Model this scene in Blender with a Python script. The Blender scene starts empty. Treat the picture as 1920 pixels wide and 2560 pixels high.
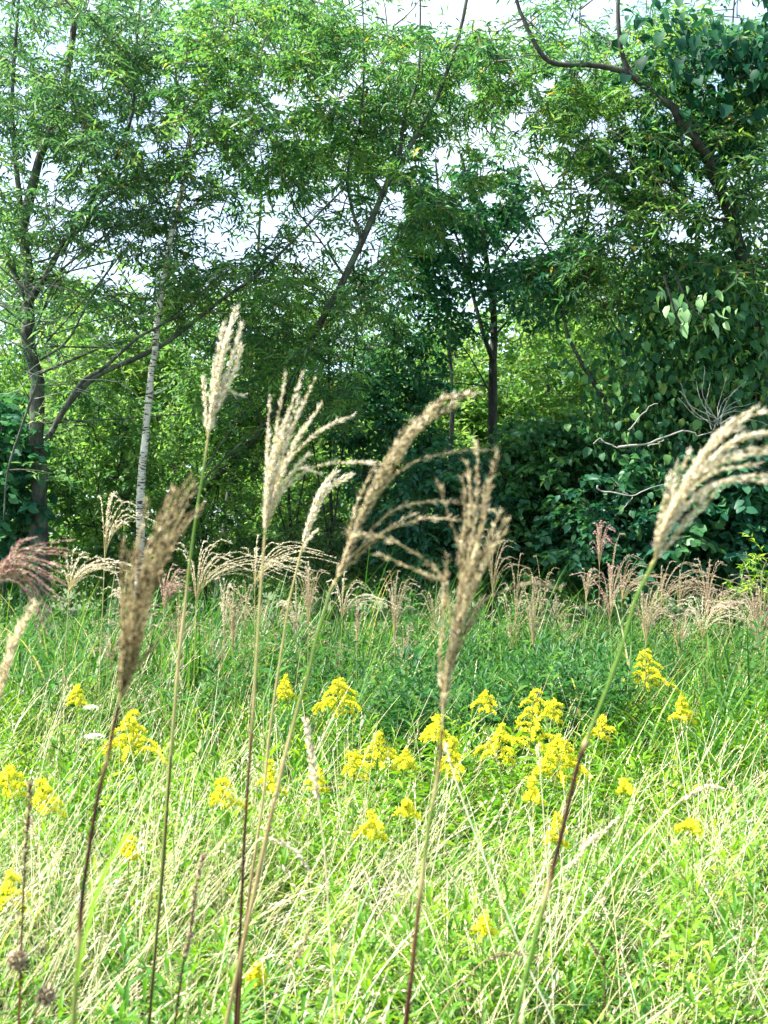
import bpy, math, random
import numpy as np

RNG = np.random.default_rng(7)
random.seed(7)
sc = bpy.context.scene
COL = sc.collection

# ------------------------------------------------------------------ camera, sky, sun, exposure
CAM_H = 1.6
FPX = 2800.0                       # focal length in pixels of the 1920x2560 photograph
PITCH = math.atan(120 / FPX)
cam_d = bpy.data.cameras.new('camera')
cam_d.sensor_fit = 'VERTICAL'
cam_d.sensor_height = 36.0
cam_d.lens = 36.0 * FPX / 2560
cam_d.clip_start = 0.05
cam_d.clip_end = 2000
cam_d.dof.use_dof = True
cam_d.dof.focus_distance = 8.0
cam_d.dof.aperture_fstop = 7.5
cam = bpy.data.objects.new('camera', cam_d)
COL.objects.link(cam)
cam.location = (0, 0, CAM_H)
cam.rotation_euler = (math.pi / 2 + PITCH, 0, 0)
sc.camera = cam

SUN_EL, SUN_AZ = math.radians(56), math.radians(-98)     # azimuth from +Y, clockwise: high on the left
world = bpy.data.worlds.new('World')
sc.world = world
world.use_nodes = True
wn = world.node_tree
bg = wn.nodes['Background']
sky = wn.nodes.new('ShaderNodeTexSky')
sky.sky_type = 'NISHITA'
sky.sun_disc = False
sky.sun_elevation = SUN_EL
sky.sun_rotation = SUN_AZ
sky.air_density = 1.0
sky.dust_density = 2.0
sky.ozone_density = 1.0
wtc = wn.nodes.new('ShaderNodeTexCoord')
wnz = wn.nodes.new('ShaderNodeTexNoise')          # thin bright cloud over most of the sky
wnz.inputs['Scale'].default_value = 3.5
wnz.inputs['Detail'].default_value = 7
wcr = wn.nodes.new('ShaderNodeValToRGB')
wcr.color_ramp.elements[0].position = .36
wcr.color_ramp.elements[0].color = (.12, .12, .12, 1)
wcr.color_ramp.elements[1].position = .55
wcr.color_ramp.elements[1].color = (.9, .9, .9, 1)
wmx = wn.nodes.new('ShaderNodeMixRGB')
wmx.inputs[2].default_value = (2.9, 3.45, 4.0, 1)
wn.links.new(wtc.outputs['Generated'], wnz.inputs['Vector'])
wn.links.new(wnz.outputs['Fac'], wcr.inputs[0])
wn.links.new(wcr.outputs[0], wmx.inputs[0])
wn.links.new(sky.outputs[0], wmx.inputs[1])
wn.links.new(wmx.outputs[0], bg.inputs[0])
bg.inputs[1].default_value = 0.15
sun_d = bpy.data.lights.new('sun', 'SUN')
sun_d.energy = 5.0
sun_d.angle = math.radians(0.5)
sun_d.color = (1.0, 0.95, 0.86)
sun = bpy.data.objects.new('sun', sun_d)
COL.objects.link(sun)
sdir = np.array([math.sin(SUN_AZ) * math.cos(SUN_EL), math.cos(SUN_AZ) * math.cos(SUN_EL), math.sin(SUN_EL)])
from mathutils import Vector
sun.rotation_euler = Vector(tuple(sdir)).to_track_quat('Z', 'Y').to_euler()
sc.view_settings.view_transform = 'Standard'
sc.view_settings.look = 'None'
sc.view_settings.gamma = 1.0
sc.view_settings.use_curve_mapping = False
sc.view_settings.exposure = 1.8
sc.cycles.max_bounces = 7
sc.cycles.diffuse_bounces = 4
sc.cycles.glossy_bounces = 2
sc.cycles.transmission_bounces = 4
sc.cycles.transparent_max_bounces = 4

# ------------------------------------------------------------------ geometry helpers
CAMP = np.array([0, 0, CAM_H])
FWD = np.array([0, math.cos(PITCH), math.sin(PITCH)])
UPV = np.array([0, -math.sin(PITCH), math.cos(PITCH)])
RGT = np.array([1.0, 0, 0])

def at(px, py, d):
    """Point at depth d metres seen at pixel (px, py) of the photograph."""
    px, py, d = np.broadcast_arrays(np.asarray(px, float), np.asarray(py, float), np.asarray(d, float))
    return CAMP + d[..., None] * (FWD + ((px - 960) / FPX)[..., None] * RGT + ((1280 - py) / FPX)[..., None] * UPV)

def project(p):
    q = np.asarray(p) - CAMP
    z = q @ FWD
    return 960 + FPX * (q @ RGT) / z, 1280 - FPX * (q @ UPV) / z

def nrm(v):
    return v / np.maximum(np.linalg.norm(v, axis=-1, keepdims=True), 1e-9)

def rnd(a, b, n=None):
    return RNG.uniform(a, b, n)

def smooth(pts, n=16):
    """Catmull-Rom through pts, n samples in all."""
    p = np.asarray(pts, float)
    if len(p) == 2:
        t = np.linspace(0, 1, n)[:, None]
        return p[0] * (1 - t) + p[1] * t
    p = np.vstack([2 * p[0] - p[1], p, 2 * p[-1] - p[-2]])
    m = len(p) - 3
    u = np.linspace(0, m, n)
    i = np.minimum(u.astype(int), m - 1)
    t = (u - i)[:, None]
    a, b, c, d = p[i], p[i + 1], p[i + 2], p[i + 3]
    return 0.5 * (2 * b + (c - a) * t + (2 * a - 5 * b + 4 * c - d) * t ** 2 + (3 * b - a - 3 * c + d) * t ** 3)

class Geo:
    """Collects triangles with one random value per piece (attribute 'var')."""
    def __init__(s):
        s.v, s.t, s.a, s.n = [], [], [], 0
    def add(s, v, t, a):
        v = np.asarray(v, np.float32).reshape(-1, 3)
        s.v.append(v)
        s.t.append(np.asarray(t, np.int32).reshape(-1, 3) + s.n)
        s.a.append(np.broadcast_to(np.asarray(a, np.float32), (len(v),)))
        s.n += len(v)

    def tube(s, pts, rad, sides=6, var=0.5):
        p = np.asarray(pts, float)
        k = len(p)
        rad = np.broadcast_to(np.asarray(rad, float), (k,))
        tan = nrm(np.gradient(p, axis=0))
        ref = np.array([1.0, 0, 0]) if abs(tan[:, 0]).mean() < 0.8 else np.array([0, 1.0, 0])
        u = nrm(np.cross(tan, ref))
        w = np.cross(tan, u)
        an = np.linspace(0, 2 * math.pi, sides, endpoint=False)
        ring = p[:, None] + rad[:, None, None] * (np.cos(an)[None, :, None] * u[:, None] + np.sin(an)[None, :, None] * w[:, None])
        i, j = np.meshgrid(np.arange(k - 1), np.arange(sides), indexing='ij')
        a0 = i * sides + j; a1 = i * sides + (j + 1) % sides
        t = np.concatenate([np.stack([a0, a1, a0 + sides], -1).reshape(-1, 3), np.stack([a1, a1 + sides, a0 + sides], -1).reshape(-1, 3)])
        v = np.repeat(np.broadcast_to(np.asarray(var, float), (k,)), sides)
        s.add(ring, t, v)

    def leaves(s, pos, d, n, L, W, var, shape='diamond', droop=0.12, fold=0.22):
        pos = np.asarray(pos, float).reshape(-1, 3)
        N = len(pos)
        if N == 0:
            return
        d = nrm(np.asarray(d, float).reshape(-1, 3))
        n = np.asarray(n, float).reshape(-1, 3)
        n = nrm(n - d * (n * d).sum(-1, keepdims=True))
        sd = np.cross(d, n)
        L = np.broadcast_to(np.asarray(L, float), (N,))[:, None]
        W = np.broadcast_to(np.asarray(W, float), (N,))[:, None]
        var = np.broadcast_to(np.asarray(var, float), (N,))
        if shape == 'diamond':
            V = np.stack([pos, pos + .42 * L * d + .5 * W * sd + fold * W * n, pos + .42 * L * d - .5 * W * sd + fold * W * n,
                          pos + L * d - droop * L * n], 1)
            T = [(0, 1, 3), (0, 3, 2)]
        elif shape == 'lance':
            c = pos + .36 * L * d
            V = np.stack([pos, c + .5 * W * sd + fold * W * n, c, c - .5 * W * sd + fold * W * n,
                          pos + .7 * L * d + .36 * W * sd + fold * W * n - droop * .3 * L * n,
                          pos + .7 * L * d - .36 * W * sd + fold * W * n - droop * .3 * L * n,
                          pos + .7 * L * d - droop * .35 * L * n,
                          pos + L * d - droop * L * n], 1)
            T = [(0, 1, 2), (0, 2, 3), (1, 4, 6), (1, 6, 2), (2, 6, 5), (2, 5, 3), (4, 7, 6), (6, 7, 5)]
        elif shape == 'round':
            pr = [(0, 0), (.12, .38), (.5, .5), (.82, .28), (1.0, 0), (.82, -.28), (.5, -.5), (.12, -.38)]
            ring = [pos + a * L * d + b * W * sd + (fold * abs(b) * W - droop * a * a * L) * n for a, b in pr]
            V = np.stack(ring + [pos + .5 * L * d - .1 * droop * L * n], 1)
            T = [(i, (i + 1) % 8, 8) for i in range(8)]
        elif shape == 'spindle':
            q = nrm(np.cross(d, n))
            m = pos + .45 * L * d
            V = np.stack([pos, m + .5 * W * n, m - .25 * W * n + .43 * W * q, m - .25 * W * n - .43 * W * q, pos + L * d], 1)
            T = [(0, 1, 2), (0, 2, 3), (0, 3, 1), (4, 2, 1), (4, 3, 2), (4, 1, 3)]
        k = V.shape[1]
        T = np.array(T)[None] + (np.arange(N) * k)[:, None, None]
        s.add(V, T, np.repeat(var, k))

    def blades(s, root, az, th0, curl, L, W, var, K=6, tube=False, power=1.4, twist=0.0):
        """Arching grass blades (ribbons) or stalks (three-sided), all at once."""
        root = np.asarray(root, float).reshape(-1, 3)
        N = len(root)
        f = lambda x: np.broadcast_to(np.asarray(x, float), (N,))
        az, th0, curl, L, W, var = map(f, (az, th0, curl, L, W, var))
        u = np.linspace(0, 1, K + 1)
        um = (u[1:] + u[:-1]) / 2
        th = th0[:, None] + curl[:, None] * um[None] ** power
        st = (L / K)[:, None]
        h = np.concatenate([np.zeros((N, 1)), np.cumsum(np.sin(th) * st, 1)], 1)
        z = np.concatenate([np.zeros((N, 1)), np.cumsum(np.cos(th) * st, 1)], 1)
        hd = np.stack([np.sin(az), np.cos(az), 0 * az], -1)
        p = root[:, None] + h[..., None] * hd[:, None]
        p[..., 2] += z
        wd = np.stack([np.cos(az + twist), -np.sin(az + twist), 0 * az], -1)
        if tube:
            tap = (1 - .55 * u)[None, :, None] * W[:, None, None] * .5
            an = [0.4, 0.4 + 2.094, 0.4 + 4.189]
            dirs = [np.cos(a) * wd + np.sin(a) * hd for a in an]
            V = np.stack([p + tap * q[:, None] for q in dirs], 2)
            m = 3
            quads = [(0, 1), (1, 2), (2, 0)]
        else:
            tap = (np.minimum(1, .45 + 2.2 * u) * np.clip((1 - u) * 1.9, 0.02, 1))[None, :, None] * W[:, None, None] * .5
            lift = np.zeros(3); lift[2] = .25
            V = np.stack([p + tap * (wd[:, None] + lift), p, p - tap * (wd[:, None] - lift)], 2)
            m = 3
            quads = [(0, 1), (1, 2)]
        T = []
        for i in range(K):
            for a, b in quads:
                T += [(i * m + a, i * m + b, (i + 1) * m + a), (i * m + b, (i + 1) * m + b, (i + 1) * m + a)]
        T = np.array(T)[None] + (np.arange(N) * (K + 1) * m)[:, None, None]
        s.add(V, T, np.repeat(var, (K + 1) * m))
        return p

    def mesh(s, name, origin=(0, 0, 0), smooth_shade=False):
        me = bpy.data.meshes.new(name)
        v = np.concatenate(s.v) - np.asarray(origin, np.float32)
        t = np.concatenate(s.t)
        a = np.concatenate(s.a)
        me.vertices.add(len(v)); me.vertices.foreach_set('co', v.astype(np.float32).ravel())
        me.loops.add(t.size); me.loops.foreach_set('vertex_index', t.astype(np.int32).ravel())
        me.polygons.add(len(t)); me.polygons.foreach_set('loop_start', np.arange(0, t.size, 3, dtype=np.int32))
        at_ = me.attributes.new('var', 'FLOAT', 'POINT'); at_.data.foreach_set('value', a.astype(np.float32))
        if smooth_shade:
            me.polygons.foreach_set('use_smooth', np.ones(len(t), bool))
        me.update(calc_edges=True)
        return me

def thing(name, label, cat, loc=(0, 0, 0), group=None):
    o = bpy.data.objects.new(name, None)
    o.empty_display_size = 0.1
    COL.objects.link(o)
    o.location = tuple(float(x) for x in loc)
    o['label'] = label
    o['category'] = cat
    o['kind'] = 'thing'
    if group:
        o['group'] = group
    return o

def part(name, geo, mat, parent, sm=False, label=None):
    if not geo.v:
        return None
    root = parent
    while root.parent:
        root = root.parent
    o = bpy.data.objects.new(name, geo.mesh(name, tuple(root.location), sm))
    o.data.materials.append(mat)
    COL.objects.link(o)
    o.parent = parent
    if label:
        o['label'] = label
    return o

def lone(name, geo, mat, kind=None, label=None, cat=None, group=None, sm=False):
    o = bpy.data.objects.new(name, geo.mesh(name, (0, 0, 0), sm))
    o.data.materials.append(mat)
    COL.objects.link(o)
    for k, v in (('kind', kind), ('label', label), ('category', cat), ('group', group)):
        if v:
            o[k] = v
    return o

# ------------------------------------------------------------------ materials
def ramp_mat(name, stops, trans=0.0, tcol=None, rough=0.5, spec=0.3, noise=0.0, nscale=8.0, attr=True):
    """Principled + translucent, base colour from the per-leaf value 'var' through a colour ramp."""
    m = bpy.data.materials.new(name)
    m.use_nodes = True
    nt = m.node_tree
    N, Lk = nt.nodes, nt.links
    bs = N['Principled BSDF']
    bs.inputs['Roughness'].default_value = rough
    bs.inputs['Specular IOR Level'].default_value = spec
    out = N['Material Output']
    at_ = N.new('ShaderNodeAttribute'); at_.attribute_name = 'var'
    fac = at_.outputs['Fac']
    if noise:
        tc = N.new('ShaderNodeTexCoord')
        nz = N.new('ShaderNodeTexNoise'); nz.inputs['Scale'].default_value = nscale; nz.inputs['Detail'].default_value = 4
        Lk.new(tc.outputs['Object'], nz.inputs['Vector'])
        mm = N.new('ShaderNodeMath'); mm.operation = 'MULTIPLY_ADD'
        mm.inputs[1].default_value = noise
        Lk.new(nz.outputs['Fac'], mm.inputs[0]); Lk.new(fac, mm.inputs[2])
        m2 = N.new('ShaderNodeMath'); m2.operation = 'SUBTRACT'; m2.inputs[1].default_value = noise * .5
        Lk.new(mm.outputs[0], m2.inputs[0])
        fac = m2.outputs[0]
    cr = N.new('ShaderNodeValToRGB')
    el = cr.color_ramp.elements
    while len(el) < len(stops):
        el.new(0.5)
    for e, (p, c) in zip(el, stops):
        e.position = p
        e.color = (*c, 1)
    Lk.new(fac, cr.inputs[0])
    Lk.new(cr.outputs[0], bs.inputs['Base Color'])
    if trans:
        tr = N.new('ShaderNodeBsdfTranslucent')
        mx = N.new('ShaderNodeMixRGB'); mx.blend_type = 'MULTIPLY'; mx.inputs[0].default_value = 1
        mx.inputs[2].default_value = (*(tcol or (1, 1, 1)), 1)
        Lk.new(cr.outputs[0], mx.inputs[1])
        Lk.new(mx.outputs[0], tr.inputs[0])
        ms = N.new('ShaderNodeMixShader'); ms.inputs[0].default_value = trans
        Lk.new(bs.outputs[0], ms.inputs[1]); Lk.new(tr.outputs[0], ms.inputs[2])
        Lk.new(ms.outputs[0], out.inputs[0])
    return m

TC = (1.35, 1.5, 0.85)
M = {}
M['willow'] = ramp_mat('willow_leaf', [(0, (.024, .085, .045)), (.4, (.068, .18, .065)), (.9, (.16, .30, .075)), (.965, (.18, .27, .05)), (1, (.42, .30, .05))], .5, TC, .42, .35)
M['willow_grey'] = ramp_mat('grey_willow_leaf', [(0, (.03, .09, .055)), (.5, (.075, .175, .08)), (.96, (.16, .28, .09)), (1, (.36, .28, .06))], .45, TC, .42, .4)
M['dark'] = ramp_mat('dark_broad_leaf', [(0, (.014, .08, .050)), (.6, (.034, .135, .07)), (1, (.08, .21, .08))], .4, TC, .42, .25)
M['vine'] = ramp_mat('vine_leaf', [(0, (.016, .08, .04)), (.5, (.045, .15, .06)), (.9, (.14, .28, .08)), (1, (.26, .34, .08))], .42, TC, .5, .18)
M['vine_shade'] = ramp_mat('shaded_vine_leaf', [(0, (.006, .045, .026)), (.6, (.013, .08, .04)), (1, (.03, .13, .05))], .35, TC, .55, .12)  # darker copy of the vine leaf, shade put into its colour
M['vine_sunlit'] = ramp_mat('sunlit_vine_leaf', [(0, (.14, .30, .12)), (1, (.28, .44, .20))], .3, TC, .35, .4)  # paler copy of the vine leaf, sunlight put into its colour
M['sunny'] = ramp_mat('sunny_far_leaf', [(0, (.07, .17, .055)), (.6, (.15, .28, .075)), (1, (.27, .37, .10))], .5, TC, .5, .2)  # sunlight painted in as a lighter, yellower leaf colour
M['bush_light'] = ramp_mat('light_bush_leaf', [(0, (.045, .13, .05)), (.5, (.11, .235, .07)), (1, (.24, .36, .10))], .5, TC, .45, .25)
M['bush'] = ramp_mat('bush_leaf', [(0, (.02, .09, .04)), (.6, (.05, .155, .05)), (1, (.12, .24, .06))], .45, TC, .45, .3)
M['herb'] = ramp_mat('herb_leaf', [(0, (.02, .10, .015)), (.45, (.09, .25, .02)), (.8, (.20, .38, .03)), (1, (.34, .46, .07))], .42, (1.4, 1.35, .4), .4, .35)
M['blade'] = ramp_mat('grass_blade', [(0, (.03, .12, .02)), (.5, (.09, .22, .03)), (.85, (.18, .32, .06)), (1, (.50, .46, .24))], .42, (1.4, 1.4, .6), .4, .35)
M['tall_blade'] = ramp_mat('tall_grass_blade', [(0, (.012, .075, .012)), (.45, (.045, .16, .022)), (.8, (.14, .28, .045)), (1, (.46, .42, .24))], .4, (1.4, 1.4, .6), .4, .35)  # darker than the meadow blade: tree shade painted into the colour
M['straw'] = ramp_mat('straw', [(0, (.46, .44, .18)), (.45, (.74, .67, .40)), (1, (.90, .86, .68))], .25, (1.1, 1.1, .9), .5, .3)
M['cream'] = ramp_mat('cream_spikelet', [(0, (.20, .12, .06)), (.14, (.58, .46, .28)), (.4, (.88, .81, .63)), (1, (.94, .91, .82))], .4, (1.1, 1.05, .9), .6, .2)
M['brown'] = ramp_mat('brown_spikelet', [(0, (.040, .018, .012)), (.32, (.12, .068, .042)), (.55, (.34, .25, .14)), (.75, (.72, .62, .40)), (1, (.92, .87, .68))], .3, (1.1, 1.0, .8), .6, .2)
M['pink'] = ramp_mat('pink_spikelet', [(0, (.26, .035, .085)), (.4, (.44, .15, .19)), (.7, (.68, .46, .42)), (1, (.88, .80, .70))], .3, (1.1, 1.0, .9), .55, .25)
M['tan'] = ramp_mat('tan_spikelet', [(0, (.17, .11, .075)), (.4, (.36, .265, .18)), (.8, (.60, .50, .36)), (1, (.82, .75, .60))], .3, (1.1, 1.0, .9), .55, .25)
M['stem'] = ramp_mat('grass_stem', [(0, (.07, .17, .02)), (.3, (.16, .20, .045)), (.5, (.42, .34, .16)), (.72, (.11, .06, .025)), (.88, (.055, .014, .010)), (1, (.018, .016, .008))], 0, None, .6, .2, noise=.14, nscale=30)
M['gold'] = ramp_mat('goldenrod_flower', [(0, (.38, .38, .02)), (.25, (.74, .70, .035)), (1, (.90, .88, .10))], .3, (1.1, 1.1, .6), .6, .2)
M['white'] = ramp_mat('white_flower', [(0, (.7, .72, .66)), (1, (.85, .85, .82))], .25, (1, 1, 1), .6, .2)
M['seed'] = ramp_mat('dry_seed', [(0, (.08, .05, .03)), (.5, (.25, .18, .10)), (1, (.62, .52, .35))], .1, (1, 1, .9), .6, .2)

def bark_mat(name, c0, c1, lichen, sc_=6.0):
    m = bpy.data.materials.new(name); m.use_nodes = True
    nt = m.node_tree; N, L = nt.nodes, nt.links
    bs = N['Principled BSDF']; bs.inputs['Roughness'].default_value = .85; bs.inputs['Specular IOR Level'].default_value = .2
    tc = N.new('ShaderNodeTexCoord')
    mp = N.new('ShaderNodeMapping'); mp.inputs['Scale'].default_value = (1, 1, .3)
    L.new(tc.outputs['Object'], mp.inputs[0])
    nz = N.new('ShaderNodeTexNoise'); nz.inputs['Scale'].default_value = sc_ * 4; nz.inputs['Detail'].default_value = 6
    L.new(mp.outputs[0], nz.inputs['Vector'])
    cr = N.new('ShaderNodeValToRGB'); e = cr.color_ramp.elements
    e[0].position = .35; e[0].color = (*c0, 1); e[1].position = .65; e[1].color = (*c1, 1)
    L.new(nz.outputs['Fac'], cr.inputs[0])
    n2 = N.new('ShaderNodeTexNoise'); n2.inputs['Scale'].default_value = sc_; n2.inputs['Detail'].default_value = 5
    L.new(tc.outputs['Object'], n2.inputs['Vector'])
    c2 = N.new('ShaderNodeValToRGB'); e = c2.color_ramp.elements
    e[0].position = .52; e[0].color = (0, 0, 0, 1); e[1].position = .62; e[1].color = (1, 1, 1, 1)
    L.new(n2.outputs['Fac'], c2.inputs[0])
    mx = N.new('ShaderNodeMixRGB'); mx.inputs[2].default_value = (*lichen, 1)
    L.new(c2.outputs[0], mx.inputs[0]); L.new(cr.outputs[0], mx.inputs[1])
    L.new(mx.outputs[0], bs.inputs['Base Color'])
    bp = N.new('ShaderNodeBump'); bp.inputs['Strength'].default_value = .7; bp.inputs['Distance'].default_value = .02
    L.new(nz.outputs['Fac'], bp.inputs['Height']); L.new(bp.outputs[0], bs.inputs['Normal'])
    return m

M['bark'] = bark_mat('grey_bark', (.028, .032, .028), (.085, .09, .07), (.10, .13, .09))
M['bark_dark'] = bark_mat('dark_bark', (.018, .02, .018), (.06, .055, .05), (.06, .075, .055))
M['twig'] = bark_mat('twig_bark', (.07, .06, .04), (.17, .15, .10), (.12, .14, .08))
M['dead'] = bark_mat('bleached_wood', (.18, .17, .15), (.38, .36, .32), (.26, .27, .23))
M['birch'] = bark_mat('birch_bark', (.04, .035, .03), (.47, .44, .37), (.62, .59, .51), 9.0)
nt = M['birch'].node_tree
for n_ in nt.nodes:
    if n_.type == 'MAPPING':
        n_.inputs['Scale'].default_value = (.35, .35, 1.6)
    if n_.type == 'VALTORGB' and n_.color_ramp.elements[0].position < .4:
        n_.color_ramp.elements[0].position = .43; n_.color_ramp.elements[1].position = .50

gm = bpy.data.materials.new('meadow_soil'); gm.use_nodes = True
N = gm.node_tree.nodes; L_ = gm.node_tree.links
nz = N.new('ShaderNodeTexNoise'); nz.inputs['Scale'].default_value = 3; nz.inputs['Detail'].default_value = 8
tc = N.new('ShaderNodeTexCoord'); L_.new(tc.outputs['Object'], nz.inputs['Vector'])
cr = N.new('ShaderNodeValToRGB'); e = cr.color_ramp.elements
e[0].position = .35; e[0].color = (.035, .06, .015, 1); e[1].position = .7; e[1].color = (.10, .13, .04, 1)
L_.new(nz.outputs['Fac'], cr.inputs[0]); L_.new(cr.outputs[0], N['Principled BSDF'].inputs['Base Color'])
N['Principled BSDF'].inputs['Roughness'].default_value = .95

# ------------------------------------------------------------------ ground: one sheet to the horizon
def ground_z(x, y):
    return .03 * np.sin(x * .9 + .3) * np.cos(y * .7) + .02 * np.sin(x * 2.1 + y * 1.3)

xs = np.concatenate([np.linspace(-400, -20, 12)[:-1], np.linspace(-20, 20, 61), np.linspace(20, 400, 12)[1:]])
ys = np.concatenate([np.linspace(-300, -5, 10)[:-1], np.linspace(-5, 35, 61), np.linspace(35, 700, 14)[1:]])
X, Y = np.meshgrid(xs, ys, indexing='ij')
Z = ground_z(X, Y) * (np.abs(X) < 25) * (Y < 40) * (Y > -6)
g = Geo()
nx, ny = len(xs), len(ys)
i, j = np.meshgrid(np.arange(nx - 1), np.arange(ny - 1), indexing='ij')
a = (i * ny + j).ravel()
g.add(np.stack([X, Y, Z], -1), np.concatenate([np.stack([a, a + ny, a + 1], -1), np.stack([a + 1, a + ny, a + ny + 1], -1)]), .5)
lone('ground', g, gm, 'structure', sm=True)

# ------------------------------------------------------------------ trees
# openings where the white sky shows between the crowns: centre x, y, half width, half height, how open
GAPS = [(1090, 22, 230, 45, .85), (1250, 60, 90, 40, .6), (600, 60, 60, 25, .6), (670, 195, 50, 30, .7), (715, 240, 48, 36, .7), (690, 290, 40, 30, .5),
        (525, 385, 40, 28, .85), (555, 620, 80, 52, .8), (235, 665, 110, 55, .85), (345, 705, 90, 55, .8), (335, 505, 45, 28, .8),
        (450, 470, 50, 30, .5), (745, 540, 60, 38, .8), (905, 620, 60, 60, .8), (640, 700, 60, 25, .6), (970, 515, 40, 50, .7),
        (1365, 428, 55, 38, .85), (1284, 312, 40, 36, .8), (1099, 393, 45, 30, .7), (1300, 602, 42, 40, .8), (1370, 596, 38, 48, .75),
        (1573, 613, 48, 40, .75), (1510, 560, 50, 36, .6), (1764, 474, 45, 35, .6), (1850, 25, 60, 28, .8), (1530, 40, 50, 45, .5),
        (1180, 330, 40, 40, .5), (1420, 80, 40, 50, .6), (1220, 640, 60, 25, .5), (1480, 740, 60, 40, .4), (80, 420, 50, 40, .5), (150, 560, 60, 40, .6)]

SPECKS = [(rnd(20, 1800), rnd(120, 640), rnd(12, 32), rnd(10, 26), .9) for _ in range(170)]

def open_sky(p):
    x, y = project(p)
    keep = np.ones(len(p))
    for cx, cy, rx, ry, k in GAPS + SPECKS:
        if cy > 480 and rx > 42:
            rx, ry, k = rx * .72, ry * .75, k * .85
        r = ((x - cx) / rx) ** 2 + ((y - cy) / ry) ** 2
        keep *= 1 - k * np.clip(1.35 - r, 0, 1)
    return RNG.random(len(p)) < keep

def blob_points(blobs, n, d0, dr, gaps=True, zmin=.35):
    w = np.array([b[2] * b[3] * b[4] for b in blobs], float); w /= w.sum()
    out = []
    tot = 0
    while tot < n:
        k = RNG.choice(len(blobs), n, p=w)
        B = np.array([b[:4] for b in blobs], float)[k]
        a, r = rnd(0, 2 * math.pi, n), np.sqrt(rnd(0, 1, n))
        p = at(B[:, 0] + r * np.cos(a) * B[:, 2], B[:, 1] + r * np.sin(a) * B[:, 3], d0 + rnd(-dr, dr, n))
        ok = p[:, 2] > zmin
        if gaps:
            ok &= open_sky(p)
        out.append(p[ok]); tot += ok.sum()
    return np.concatenate(out)[:n]

def sprays(geo, centres, shoots, per, slen, L, W, shape, droop=.25, var0=0.0, var1=1.0, up=(0, 0, 1), flat=.8, sl=.55, gaps=True):
    """Leafy shoots round each centre; leaves alternate along each shoot."""
    C = len(centres)
    az = rnd(0, 2 * math.pi, (C, shoots))
    el = RNG.normal(-.05, .45, (C, shoots))
    sd = np.stack([np.cos(az) * np.cos(el), np.sin(az) * np.cos(el), np.sin(el)], -1)
    ln = slen * rnd(.6, 1.25, (C, shoots))
    t = (np.arange(per) + .5) / per
    st = centres[:, None] + RNG.normal(0, slen * .18, (C, shoots, 3))
    p = st[:, :, None] + sd[:, :, None] * (ln[..., None] * t)[..., None]
    p[..., 2] -= droop * (ln[..., None] * t ** 2)
    tan = np.broadcast_to(sd[:, :, None], p.shape).copy()
    tan[..., 2] -= 2 * droop * t
    tan = nrm(tan)
    side = nrm(np.cross(tan, np.array([0, 0, 1.0]) + RNG.normal(0, .35, p.shape)))
    sg = np.where(np.arange(per) % 2 == 0, 1.0, -1.0)[None, None, :, None]
    ld = nrm(tan * sl + side * sg * (1 - sl * .4) + RNG.normal(0, .25, p.shape) + np.array([0, 0, -.15]))
    nn = np.array(up) * flat + RNG.normal(0, .45, p.shape)
    cv = np.clip(rnd(0, .7, (C, 1, 1)) + RNG.normal(.08, .2, (C, shoots, 1)) + RNG.normal(.06, .12, (C, shoots, per)), 0, .955)
    cv = np.where(RNG.random(cv.shape) < .006, 1.0, cv)
    n = C * shoots * per
    P_, D_, N_ = p.reshape(-1, 3), ld.reshape(-1, 3), nn.reshape(-1, 3)
    V_ = (var0 + (var1 - var0) * cv).ravel()
    LL = L * rnd(.55, 1.3, n)
    ok = P_[:, 2] > .08
    if gaps:
        ok &= open_sky(P_)
    geo.leaves(P_[ok], D_[ok], N_[ok], LL[ok], (W * rnd(.8, 1.2, n))[ok], V_[ok], shape, .15)
    return st, sd, ln

def pix_line(pts, d):
    """Pixel polyline with a depth (or per-point depth as the third number) to 3-D points."""
    a = np.array([(q[0], q[1], q[2] if len(q) > 2 else d) for q in pts], float)
    return at(a[:, 0], a[:, 1], a[:, 2])

def to_ground(p):
    """Prepend the foot of a trunk straight on down to the ground."""
    p0, p1 = p[0], p[1]
    k = p0[2] / max(p1[2] - p0[2], .2)
    foot = p0 - (p1 - p0) * min(k, 1.0)
    foot[2] = ground_z(foot[0], foot[1]) - .05
    return np.vstack([foot, p])

def grow(nodes, centres, geo, r0=.0055, k=.010, sides=4, wob=.06):
    """Twigs joining every centre to the nearest wood already there."""
    nodes = np.asarray(nodes, float)
    dist = np.array([np.min(np.linalg.norm(nodes - c, axis=1)) for c in centres])
    buf = np.zeros((len(nodes) + len(centres) * 4, 3)); m = len(nodes); buf[:m] = nodes
    for c in centres[np.argsort(dist)]:
        dv = buf[:m] - c
        pen = np.linalg.norm(dv, axis=1) + .5 * np.clip(dv[:, 2], 0, None)
        q = buf[int(np.argmin(pen))]
        ln = np.linalg.norm(c - q)
        if ln < .05:
            continue
        t = np.linspace(0, 1, 5)[:, None]
        mid = RNG.normal(0, wob, 3) * ln
        mid[2] += .06 * ln
        pts = q * (1 - t) + c * t + mid * (4 * t * (1 - t))
        geo.tube(pts, np.linspace(r0 + min(k * ln, .012), r0 * .55, 5), sides)
        buf[m:m + 4] = pts[1:]; m += 4

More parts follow.
